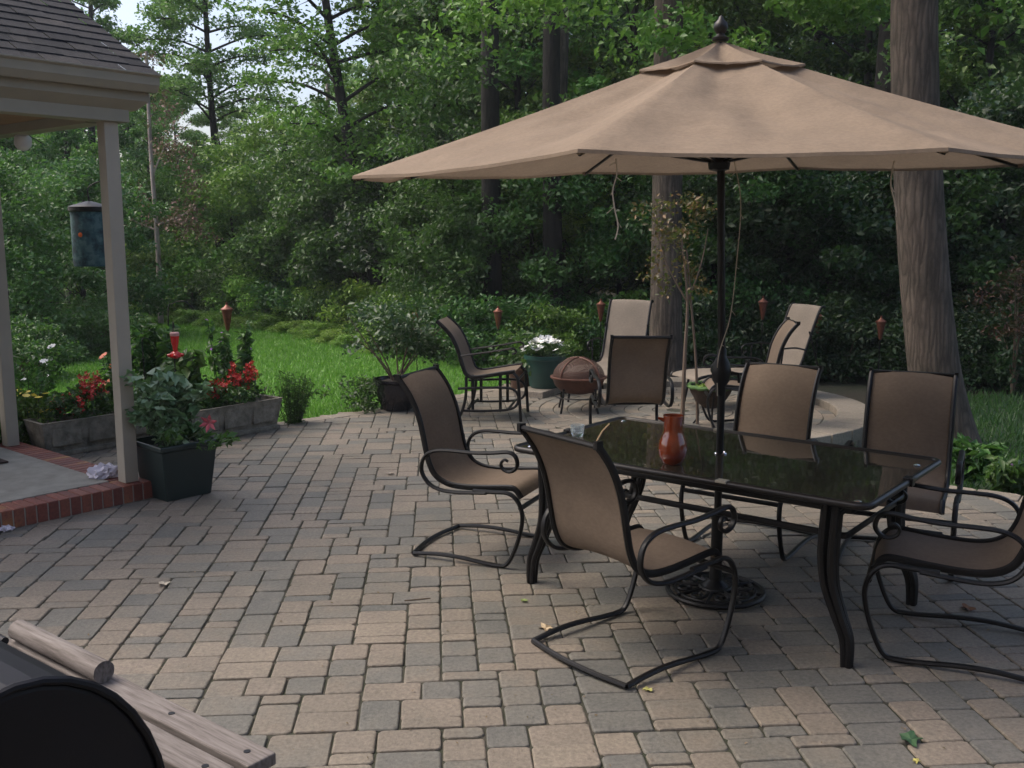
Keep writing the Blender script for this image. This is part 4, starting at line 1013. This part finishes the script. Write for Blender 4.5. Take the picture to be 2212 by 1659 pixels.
for k in range(6):
    a = 2*PI*k/6+.3; d = inv.to_3x3() @ Vector((math.cos(a), -.35, math.sin(a))); s = inv.to_3x3() @ Vector((-math.sin(a), 0, math.cos(a))); fw = inv.to_3x3() @ Vector((.2, -1, 0))
    f.add([lw, lw+d*.032+s*.015, lw+d*.068+fw*.01, lw+d*.032-s*.015], [(0, 1, 2, 3)])
f.build('lily_bloom', M['pink'], t)
b = MB(); b.tube(catmull([(0, 0, .33), tuple(lw*.6+Vector((0, 0, .12))), tuple(lw)], 4), .005, 5); b.build('lily_stem', M['stem'], t)

# garden border plants left of and behind the post
def border(name, label, loc, hgt, spread, cnt, leaf, m, flower=None, fr=.03, fn=0, seed=1, wid=.45, group=None, petals=8):
    q = random.Random(seed); t = thing(name, label, 'plant', (*loc, -.03), 0, group); s_ = MB(); cls = []; tips = []
    for i in range(cnt):
        a = q.random()*6.28; d = spread*math.sqrt(q.random()); z = hgt*q.uniform(.65, 1.05)
        pth = catmull([(math.cos(a)*d*.3, math.sin(a)*d*.3, 0), (math.cos(a)*d*.7, math.sin(a)*d*.7, z*.55), (math.cos(a)*d, math.sin(a)*d, z)], 5); s_.tube(pth, [.006, .003], 4); tips.append(pth[-1])
        for p in pth[1:]: cls.append((tuple(p), (.06, .06, .06), 7))
    s_.build('stems', M['stem'], t); foliage(t, cls, leaf, m, seed=seed, wid=wid)
    if flower:
        f = MB()
        for i in range(fn): blossom(f, tips[i % len(tips)]+Vector((q.gauss(0, .02), q.gauss(0, .02), .03)), fr, petals, .35, .05)
        f.build('blossoms', M[flower], t)
    return t
border('shasta_daisy', 'tall daisy clump with small white flowers beside the left porch post', (-4.35, 8.55), .85, .40, 22, .07, M['L_plant'], 'white', .04, 9, 71)
border('daisy_clump', 'low white flowered clump just right of the porch post', (-2.98, 8.30), .42, .16, 12, .06, M['L_plant'], 'white', .035, 8, 72)
border('yellow_flower', 'yellow flowered leafy clump at the left end of the left trough', (-4.10, 8.42), .50, .22, 20, .06, M['L_light'], 'yellow', .036, 24, 73)
border('coreopsis', 'low yellow flowered plant between the post and the square planter', (-2.80, 8.1), .30, .15, 12, .06, M['L_light'], 'yellow', .04, 6, 74)
border('marigold', 'orange flowered plant behind the porch post', (-3.60, 8.95), .75, .14, 9, .06, M['L_plant'], 'orange', .05, 3, 75)
border('tall_perennial', 'tall leafy perennial with a purple seed spike behind the square planter', (-2.75, 9.55), 1.0, .22, 12, .10, M['L_plant'], 'purple', .02, 8, 76)
border('hosta_bed', 'broad leaved dark plants in the border left of the trough', (-4.5, 8.2), .35, .3, 22, .12, M['L_plant'], None, 0, 0, 77, wid=.7)
border('leafy_stalks', 'upright leafy stalks standing behind the left trough', (-3.5, 9.5), .95, .35, 18, .12, M['L_plant'], None, 0, 0, 78)
border('lavender', 'thin stemmed grey green plant at the right end of the trough', (-2.16, 9.66), .5, .2, 26, .05, M['L_plant'], None, 0, 0, 79, wid=.14)
border('bean_plant', 'drooping large leaved plant right behind the porch post', (-3.05, 9.0), .75, .2, 12, .13, M['L_plant'], None, 0, 0, 80, wid=.6)
border('hosta', 'mid green broad leaved plant by the stone edging beneath the oak', (3.62, 7.62), .24, .15, 14, .12, M['L_plant'], None, 0, 0, 81, wid=.35)
border('hosta', 'mid green plant with one purple flower at the patio right edge', (3.72, 7.2), .16, .18, 16, .10, M['L_plant'], 'purple', .035, 1, 82, wid=.35)
border('hosta', 'mid green plant by the stone edging at the right picture edge', (4.1, 7.0), .2, .2, 16, .11, M['L_plant'], None, 0, 0, 83, wid=.35)

# torches
def torch(label, u, v_z, Y):
    z = v_z; t = thing('garden_torch', label, 'torch', (px(u, Y), Y, -.05), 0, 'copper garden torches round the patio')
    b = MB(); b.tube([(0, 0, 0), (0, 0, z-.05)], .007, 6); b.build('pole', M['iron'], t, smooth=True)
    b = MB(); b.lathe([(.012, z-.08), (.02, z-.06), (.05, z+.10), (.056, z+.14), (.05, z+.145), (0, z+.14)], 16); b.build('oil_cup', M['coppertorch'], t, smooth=True)
    b = MB(); b.lathe([(.066, z+.143), (.066, z+.155), (.03, z+.18), (.012, z+.20), (.012, z+.225), (0, z+.225)], 16); b.build('cap', M['coppertorch'], t, smooth=True)
    return t
for lab, u, z, Y in (('copper torch standing on the lawn behind the red salvia', 490, .95, 10.6), ('copper torch in front of the dark ivy clad trunk', 1076, .72, 13.2), ('copper torch half hidden by the glazed pot shrub', 899, .74, 12.6), ('copper torch just left of the high chaise longue', 1298, .80, 13.4),
                     ('copper torch in the shrubs right of the umbrella pole', 1648, .86, 13.0), ('copper torch showing behind the far right chaise longue', 1768, .66, 13.2), ('copper torch left of the leaning oak trunk', 1905, .64, 12.6)):
    torch(lab, u, z, Y)

# hummingbird feeder on a pole, shepherd hooks
t = thing('hummingbird_feeder', 'red glass hummingbird feeder on a thin iron pole', 'bird feeder', (-2.73, 8.02, -.06))
b = MB(); b.tube(catmull([(-.02, .03, 0), (-.02, .03, .75), (-.02, .03, 1.16), (-.01, .015, 1.2), (0, 0, 1.16)], 5), .005, 5); b.build('pole', M['iron'], t)
b = MB(); b.lathe([(0, .91), (.03, .915), (.055, .93), (.045, .95), (.02, .97), (.0, .975)], 16)
for k in range(5):
    a = 2*PI*k/5; b.lathe([(0, .0), (.012, .006), (.020, .02), (.012, .026), (0, .024)], 8, (.052*math.cos(a), .052*math.sin(a), .925))
b.build('feeding_dish', M['redplastic'], t, smooth=True)
b = MB(); b.lathe([(.018, .97), (.018, .99), (.028, 1.04), (.034, 1.09), (.034, 1.10), (0, 1.10)], 16); b.build('bottle', M['redplastic'], t, smooth=True)
b = MB(); b.lathe([(.035, 1.095), (.037, 1.10), (.037, 1.118), (.03, 1.125), (0, 1.127)], 16); b.build('bottle_cap', mat("capwhite", (.6, .3, .28), .4), t, smooth=True)
t = thing('shepherd_hook', 'thin iron plant hook right of the porch post', 'plant hook', (-2.95, 7.95, 0))
b = MB(); b.tube(catmull([(0, 0, 0), (-.01, 0, .5), (-.02, 0, .95), (-.02, 0, 1.0)], 4), .005, 5); b.build('pole', M['iron'], t)
b = MB(); b.tube(catmull([(-.02, 0, 1.0), (.0, 0, 1.03), (.05, 0, 1.01)], 4), .004, 5); b.build('hook', M['iron'], t)
t = thing('shepherd_hook', 'tall arched iron crook behind the hummingbird feeder', 'plant hook', (-3.25, 9.4, 0))
b = MB(); b.tube(catmull([(0, 0, 0), (0, 0, .6), (0, 0, 1.12), (.05, 0, 1.2), (.16, 0, 1.22), (.24, 0, 1.15)], 5), .006, 5); b.build('pole', M['iron'], t)

# ------------------------------------------------------------------ porch
CN = Vector((-2.55, 6.87, 0))
ph = thing('porch', 'house porch corner with painted posts, brick edged slab and shingled roof', 'porch', tuple(CN), rz1)
# local axes: +x = E1 (along the front edge, away from us), -y = E2 (out over the patio)
LX, LY = 3.2, 1.98
b = MB(); b.prism([(-LX, .21), (-.21, .21), (-.21, LY+1.2), (-LX, LY+1.2)], -.05, .128); b.build('slab', M['concrete'], ph)
bk = MB()
k = 0
for x in np.arange(-LX, -.0, .0745):   # header bricks along the patio side
    bk.box(x+.037, .105, .062, .066, .21, .124)
for y in np.arange(.215, LY+1.2, .0745):
    bk.box(-.105, y+.037, .062, .21, .066, .124)
bk.build('brick_edge', M['brick'], ph, bevel=.006)
b = MB(); b.prism([(-LX, .006), (-.006, .006), (-.006, LY+1.2), (-.204, LY+1.2), (-.204, .204), (-LX, .204)], -.05, .113); b.build('mortar', M['concrete'], ph)
for x, y in ((-.115, .115), (-.115, LY)):
    b = MB(); b.box(x, y, 1.36, .1, .1, 2.47); b.build('post', M['postpaint'], ph, bevel=.004)
b = MB(); b.box(-.60, LY+.06, 1.36, .70, .03, 2.47); b.build('corner_board', mat("siding", (.40, .33, .22), .7, var=.15, vscale=3), ph, bevel=.003)
zt = 2.595
b = MB(); b.box(-LX/2-.02, .105, zt+.045, LX+.04, .15, .09); b.box(-.105, (LY+1.2)/2+.18, zt+.045, .15, LY+1.0, .09); b.build('beam', M['trim'], ph, bevel=.004)
b = MB()
b.add([(-LX, .03, zt+.08), (.05, .03, zt+.08), (.05, LY+1.2, zt+.08), (-LX, -.04, zt+.14), (.11, -.04, zt+.14), (.11, LY+1.2, zt+.14), (-LX, -.04, zt+.20), (.11, -.04, zt+.20), (.11, LY+1.2, zt+.20), (-LX, .2, zt+.20), (-.1, .2, zt+.20), (-.1, LY+1.2, zt+.20), (-LX, .2, zt+.08), (-.1, .2, zt+.08), (-.1, LY+1.2, zt+.08)],
      [(0, 1, 4, 3), (1, 2, 5, 4), (3, 4, 7, 6), (4, 5, 8, 7), (6, 7, 10, 9), (7, 8, 11, 10), (12, 13, 1, 0), (13, 14, 2, 1)])
b.build('frieze', M['trim'], ph)
b = MB(); b.box(-LX/2-.1, LY/2+.7, zt+.075, LX-.2, LY+1.0, .02); b.build('ceiling', M['soffit'], ph)
gt = MB(); gx0, gx1 = -LX, .14; yo = -.16
pr = [(-.02, 0), (-.02, -.115), (-.07, -.115), (-.10, -.07), (-.105, -.02), (-.125, -.008), (-.125, 0), (-.112, 0), (-.095, -.02), (-.09, -.06), (-.065, -.10), (-.03, -.10), (-.03, 0)]
zg = zt+.31
vs = [(x, -.03+p[0], zg+p[1]) for x in (gx0, gx1) for p in pr]; n_ = len(pr)
gt.add(vs, [(i, (i+1) % n_, n_+(i+1) % n_, n_+i) for i in range(n_)])
gt.add([(gx1, -.03+p[0], zg+p[1]) for p in pr[:7]], [tuple(range(7))])
gt.build('gutter', M['trim'], ph)
b = MB(); b.prism([(-LX, -.05), (.13, -.05), (.13, LY+1.2), (-LX, LY+1.2)], zt+.202, zt+.235); b.box(-LX/2+.06, -.04, zt+.265, LX+.12, .02, .1); b.box(.12, (LY+1.2)/2, zt+.265, .02, LY+1.3, .1); b.build('fascia', M['trim'], ph)
# gable roof laid in overlapping courses of separate shingles
rf = MB(); zr = zt+.30; pitch = .55; q = random.Random(5); RD = 2.1; xr = .16
for side in (0, 1):
    for c in range(18):
        s0 = -.125+c*.123; s1 = min(s0+.16, RD); z0 = zr+(s0+.125)*pitch+.009; z1 = zr+(s1+.125)*pitch-.004
        if s0 > RD-.02: continue
        Yf = (lambda v: v) if side == 0 else (lambda v: 2*RD-v)
        x = xr-q.uniform(0, .1)*0; xe = -LX
        while x > xe:
            w = q.uniform(.10, .30); x2 = max(x-w, xe); dz = q.choice((0, 0, .004))
            v = [(x2, Yf(s0), z0+dz), (x, Yf(s0), z0+dz), (x, Yf(s1), z1+dz), (x2, Yf(s1), z1+dz), (x2, Yf(s0), z0-.012), (x, Yf(s0), z0-.012), (x, Yf(s1), z1-.012)]
            rf.add(v, [(0, 1, 2, 3), (4, 5, 1, 0), (5, 6, 2, 1)] if side == 0 else [(3, 2, 1, 0), (0, 1, 5, 4), (1, 2, 6, 5)])
            x = x2-.003
b = MB(); b.add([(.06, -.04, zt+.235), (.06, RD, zt+.235+RD*pitch), (.06, 2*RD+.04, zt+.235), (.03, -.04, zt+.235), (.03, RD, zt+.235+RD*pitch), (.03, 2*RD+.04, zt+.235)], [(0, 2, 1), (3, 4, 5), (0, 1, 4, 3), (1, 2, 5, 4), (2, 0, 3, 5)]); b.build('gable_wall', M['trim'], ph)
rf.build('roof', M['shingle'], ph)
# unseen house of the porch, added behind the viewer to cut light on the furniture
b = MB(); b.prism([(-9, -1.6), (8, -1.6), (8, -1.9), (-9, -1.9)], -.1, 5.2); b.prism([(-9, -7), (8, -7), (8, -7.2), (-9, -7.2)], -.1, 5.2)
hw_ = b.build('unseen_house_wall', mat("siding2", (.30, .26, .20), .8, var=.15, vscale=2), ph)
b = MB(); b.add([(-9.4, -1.2, 5.0), (8.4, -1.2, 5.0), (8.4, -4.4, 7.2), (-9.4, -4.4, 7.2), (8.4, -7.6, 5.0), (-9.4, -7.6, 5.0)], [(0, 1, 2, 3), (3, 2, 4, 5)]); hr_ = b.build('unseen_house_roof', M['shingle'], ph)
for o in (hw_, hr_):
    o.matrix_parent_inverse = ph.matrix_basis.inverted() if False else (Matrix.Translation(CN) @ Matrix.Rotation(rz1, 4, 'Z')).inverted()
# items on and about the porch
t = thing('flood_light', 'small round floodlight under the porch ceiling', 'lamp', (-3.74, 7.8, 2.53))
b = MB(); b.lathe([(0, -.03), (.045, -.03), (.062, .0), (.062, .05), (.03, .09), (0, .095)], 20); o = b.build('shade', mat("lampgrey", (.6, .6, .62), .35, spec=.6), t, smooth=True); o.rotation_euler = (R(35), R(25), 0)
b = MB(); b.tube([(-.03, .03, .06), (-.05, .04, .18)], .014, 8); b.build('bracket', M['trim'], t, smooth=True)
b = MB(); b.box(0, 0, 0, .5, .75, .014); ob = b.build('doormat', M['matfab'], bevel=.004); ob.location = (-4.28, 7.45, .137); ob.rotation_euler = (0, 0, rz1); tag(ob, 'dark brown doormat on the porch slab', 'doormat')
t = thing('red_maple', 'dark red leaved bush at the right picture edge behind the oak', 'shrub', (px(2200, 12.2), 12.2, -.15))
s_ = MB(); cls = []
for i in range(26):
    a = rnd.random()*6.28; d = .7*math.sqrt(rnd.random()); z = rnd.uniform(.7, 1.75); cls.append(((math.cos(a)*d, math.sin(a)*d, z), (.28, .28, .12), 60))
    if i % 3 == 0: s_.tube(catmull([(0, 0, 0), (math.cos(a)*d*.4, math.sin(a)*d*.4, z*.7), (math.cos(a)*d, math.sin(a)*d, z)], 4), [.015, .004], 5)
s_.build('stems', M['twig'], t); foliage(t, cls, .07, leafmat('leaf_maroon', (.03, .012, .01), (.055, .018, .012), (.09, .03, .015), trans=.2), seed=91, wid=.4)
def crumple(name, label, cat, loc, r, m, seed, sq=.6):
    g_ = random.Random(seed); bm = bmesh.new(); bmesh.ops.create_icosphere(bm, subdivisions=3, radius=r)
    for v in bm.verts:
        d = v.co.normalized(); k = 1+.35*math.sin(d.x*7+seed)*math.cos(d.y*6)+.10*g_.uniform(-1, 1); v.co = Vector((d.x*r*k, d.y*r*k*.75, max(-r*.3, d.z*r*k*sq)))
    zmin = min(v.co.z for v in bm.verts)
    for v in bm.verts: v.co.z -= zmin
    me = bpy.data.meshes.new(name); bm.to_mesh(me); bm.free(); me.materials.append(m); ob = link(name, me); ob.location = loc; return tag(ob, label, cat)
crumple('plastic_bag', 'crumpled white plastic bag lying on the brick edge by the post', 'bag', (-2.93, 6.97, .126), .10, M['bag'], 3)
crumple('paper_scrap', 'pale crumpled scrap on the paving below the brick edge', 'litter', (-3.20, 6.08, 0), .05, M['bag'], 4, .35)
# hanging cylinder feeder behind the post
bn = thing('hanging_feeder', 'teal patterned cylinder feeder with a dark lid hanging beyond the porch post', 'bird feeder', (-3.93, 9.4, 1.55), R(8))
bm_, nt_, bb = new_mat("banner"); rp = ramp(nt_, noise(nt_, 9, 3, .6), [(.40, (.006, .028, .038)), (.5, (.02, .07, .08)), (.6, (.06, .12, .125))]); rp.color_ramp.interpolation = 'EASE'
nt_.links.new(rp.outputs[0], bb.inputs['Base Color']); bb.inputs['Roughness'].default_value = .8
b = MB(); b.lathe([(.15, .02), (.168, .0), (.172, .06), (.172, .50), (.165, .515), (.0, .515)], 28); b.build('body', bm_, bn, smooth=True)
b = MB(); b.lathe([(.178, .50), (.188, .51), (.188, .545), (.16, .56), (.02, .60), (0, .60)], 28); b.build('lid', M['iron'], bn, smooth=True)
b = MB(); b.lathe([(0, -.008), (.022, 0), (0, .008)], 10); o = b.build('orange_patch', M['orange'], bn); o.rotation_euler = (R(90), 0, 0); o.location = (-.05, -.166, .29)
b = MB(); b.tube(catmull([(.24, .1, -1.7), (.24, .1, -.5), (.24, .1, .6), (.2, .08, .74), (.1, .04, .78), (0, 0, .72), (0, 0, .6)], 5), .008, 6); b.build('hook_pole', M['iron'], bn)

# ------------------------------------------------------------------ grill in the near corner
# its long axis runs along a; n points to its front, where the slatted shelf is
ga = Vector((-.80, .62, 0)).normalized(); gn = Vector((ga.y, -ga.x, 0)) 
gr = thing('gas_grill', 'black barrel lidded grill with a weathered wooden slat shelf in the near corner', 'grill', (0, 0, 0))
zs = .80; P0 = Vector((-.49, 1.93, zs))     # near outer corner of the front slat, top
def slat(o0, width, s0, s1, name='slat'):
    b = MB(); th = .028; c = []
    for s_, o in ((s0, o0), (s1, o0), (s1, o0+width), (s0, o0+width)): c.append(P0+ga*s_-gn*o)
    b.add([tuple(p+Vector((0, 0, -th))) for p in c]+[tuple(p) for p in c], [(3, 2, 1, 0), (4, 5, 6, 7), (0, 1, 5, 4), (1, 2, 6, 5), (2, 3, 7, 6), (3, 0, 4, 7)])
    o = b.build(name, M['grillwood'], gr, bevel=.004)
    for s_ in (s0+.05, s0+.32, s1-.07):
        k_ = MB(); p = P0+ga*s_-gn*(o0+width*.5); k_.lathe([(.0075, 0), (.0075, .0012), (0, .0013)], 10, tuple(p)); k_.build('screw', M['iron'], o)
gw, nt_, gb_ = new_mat("grillwood")
tc = nt_.nodes.new("ShaderNodeTexCoord"); mp = nt_.nodes.new("ShaderNodeMapping"); mp.inputs['Rotation'].default_value = (0, 0, -math.atan2(ga.y, ga.x)); mp.inputs['Scale'].default_value = (1.5, 22, 10)
nz = nt_.nodes.new("ShaderNodeTexNoise"); nz.inputs['Scale'].default_value = 5; nz.inputs['Detail'].default_value = 7; nz.inputs['Roughness'].default_value = .65
nt_.links.new(tc.outputs['Object'], mp.inputs[0]); nt_.links.new(mp.outputs[0], nz.inputs[0])
# mapping rotates after scaling, so the grain is laid along the slat with a vector rotate first
vr_ = nt_.nodes.new("ShaderNodeVectorRotate"); vr_.rotation_type = 'Z_AXIS'; vr_.inputs['Angle'].default_value = -math.atan2(ga.y, ga.x)
nt_.links.new(tc.outputs['Object'], vr_.inputs[0]); mp.inputs['Rotation'].default_value = (0, 0, 0); nt_.links.new(vr_.outputs[0], mp.inputs[0])
rp = ramp(nt_, nz.outputs[0], [(.3, (.075, .062, .055)), (.5, (.155, .135, .125)), (.7, (.22, .198, .185))]); nt_.links.new(rp.outputs[0], gb_.inputs['Base Color'])
gb_.inputs['Roughness'].default_value = .9; bump(nt_, gb_, nz.outputs[0], .5, .004)
M['grillwood'] = gw
slat(.0, .072, 0, 1.02); slat(.088, .072, .02, 1.02); slat(.176, .072, .02, 1.02)
b = MB(); pA = P0+ga*.58-gn*.045+Vector((0, 0, .028)); pB = P0+ga*1.0-gn*.045+Vector((0, 0, .028)); b.tube([pA, pA.lerp(pB, .5), pB], .027, 18); b.build('dowel', M['grillwood'], gr, smooth=True)
# barrel: profile in the (n, z) plane swept along a
def barrel(prof, s0, s1, n0, z0):
    b = MB(); m_ = len(prof); vs = [];
    for s_ in (s0, s1):
        for d_, z_ in prof: vs.append(P0+ga*s_+gn*(-n0+d_)+Vector((0, 0, z0-zs+z_)))
    b.add(vs, [(i, (i+1) % m_, m_+(i+1) % m_, m_+i) for i in range(m_)]+[tuple(range(m_-1, -1, -1)), tuple(range(m_, 2*m_))]); return b
lidp = [(.26*math.cos(R(a)), .345*math.sin(R(a))) for a in range(0, 181, 10)]
GN = .518; GZ = .79
barrel(lidp, .0, .634, GN, GZ).build('lid', M['blackpaint'], gr, bevel=.012, seg=3)
for s_ in (.0, .634):
    rim_ = MB(); rim_.tube([P0+ga*s_+gn*(-GN+x*1.012)+Vector((0, 0, GZ-zs+z_*1.012)) for x, z_ in lidp], .008, 8); rim_.build('lid_rim', M['blackpaint'], gr, smooth=True)
fire = [(.26, 0), (.26, -.02), (.18, -.22), (-.18, -.22), (-.26, -.02), (-.26, 0)]
barrel(fire, .0, .634, GN, GZ-.004).build('firebox', M['blackpaint'], gr, bevel=.008)
b = MB()
for s_ in (.82, .90): b.tube(catmull([P0+ga*s_-gn*.22+Vector((0, 0, .02)), P0+ga*s_-gn*.20+Vector((0, 0, .075)), P0+ga*s_-gn*.17+Vector((0, 0, .09))], 5), .007, 8)
b.build('handle_bracket', M['chrome'], gr, smooth=True)
b = MB(); b.tube([P0+ga*.80-gn*.17+Vector((0, 0, .09)), P0+ga*.92-gn*.17+Vector((0, 0, .09))], .010, 10); b.build('handle', M['blackpaint'], gr, smooth=True)
for s_ in (.04, .60):
    for o in (.33, .70):
        b = MB(); p = P0+ga*s_-gn*o; b.box(p.x, p.y, .37, .04, .04, .74, rz=math.atan2(ga.y, ga.x)); b.build('leg', M['blackpaint'], gr, bevel=.004)
b = MB()
for s_ in (.10, .92):
    p = P0+ga*s_-gn*.16; b.box(p.x, p.y, zs-.05, .03, .30, .04, rz=math.atan2(ga.y, ga.x))
b.build('shelf_bracket', M['blackpaint'], gr, bevel=.003)

# fallen leaves and a twig on the paving
def fallen(label, loc, r, c, seed, name='fallen_leaf', lobes=5):
    g_ = random.Random(seed); pts = []
    for k in range(lobes*4):
        a = 2*PI*k/(lobes*4); rr = r*(1 if k % 4 == 0 else (.55 if k % 4 == 2 else .7))*g_.uniform(.85, 1.15); pts.append((rr*math.cos(a), rr*.8*math.sin(a), .004+.25*r*abs(math.sin(a*1.5+seed))))
    b = MB(); nP = len(pts); b.add([(0, 0, .006)]+pts+[(0, 0, .0035)]+[(p[0], p[1], p[2]-.0025) for p in pts], [(0, 1+i, 1+(i+1) % nP) for i in range(nP)]+[(nP+1, nP+2+(i+1) % nP, nP+2+i) for i in range(nP)])
    ob = b.build(name, mat(name+str(seed), c, .7, var=.3, vscale=20)); ob.location = (*loc, .002); ob.rotation_euler = (0, 0, seed)
    return tag(ob, label, 'leaf', 'fallen leaves on the paving')
fallen('green oak leaf lying on the paving in the near right corner', (1.48, 3.45), .06, (.04, .10, .04), 1)
fallen('curled tan leaf beside the nearest chair runner', (.16, 4.50), .045, (.42, .32, .2), 2)
fallen('small yellow leaf at the foot of the nearest chair', (.56, 3.86), .025, (.35, .34, .1), 3)
fallen('curled pale leaf on the paving left of the grill shelf', (-1.86, 5.10), .04, (.45, .40, .32), 4)
fallen('tiny green leaf on the paving in front of the table left leg', (.06, 4.86), .025, (.2, .26, .08), 5)
fallen('brown leaf scrap on the paving between the chairs and the troughs', (-.95, 7.55), .04, (.3, .25, .2), 6)
fallen('yellow leaf on the paving near the bottom right corner', (1.44, 3.30), .02, (.4, .36, .1), 7)
fallen('small rusty leaf under the right hand chair', (2.28, 4.75), .05, (.16, .07, .03), 8)
C = []
while len(C) < 420:
    y = 3.2+6.6*rnd.random()**1.3; x = rnd.uniform(-.55, .75)*y
    if inside((x, y), PATIO) and math.hypot(x-CIR[0], y-CIR[1]) > CR+.1 and not (x < -2.2 and y < 9): C.append((x, y, .005))
V, F = leaf_np(np.array(C), .014, .5, 2.5, .1, .1)
tag(link('leaf_litter', tri_mesh('leaf_litter', V, F, M['L_brown'])), 'specks of leaf litter scattered on the paving', 'litter', kind='stuff')
b = MB(); b.tube(catmull([(0, 0, .006), (.06, .01, .008), (.13, .035, .006)], 4), .003, 5); ob = b.build('twig', M['twig']); ob.location = (-.55, 4.86, 0); tag(ob, 'thin dark twig lying on the open paving', 'twig')

# the damp evening air that pales the far woods
hz = MB(); hz.box(0, 24, 11.4, 150, 76, 25.2)
hm = bpy.data.materials.new("haze"); hm.use_nodes = True; hn = hm.node_tree; hn.nodes.remove(hn.nodes["Principled BSDF"])
pvn = hn.nodes.new("ShaderNodeVolumePrincipled"); pvn.inputs['Density'].default_value = 0.0009; pvn.inputs['Color'].default_value = (.86, .93, 1.0, 1); pvn.inputs['Anisotropy'].default_value = .2
hn.links.new(pvn.outputs[0], hn.nodes["Material Output"].inputs['Volume'])
tag(hz.build('haze', hm), 'thin pale haze over the woods', kind='stuff')
S.cycles.volume_bounces = 0
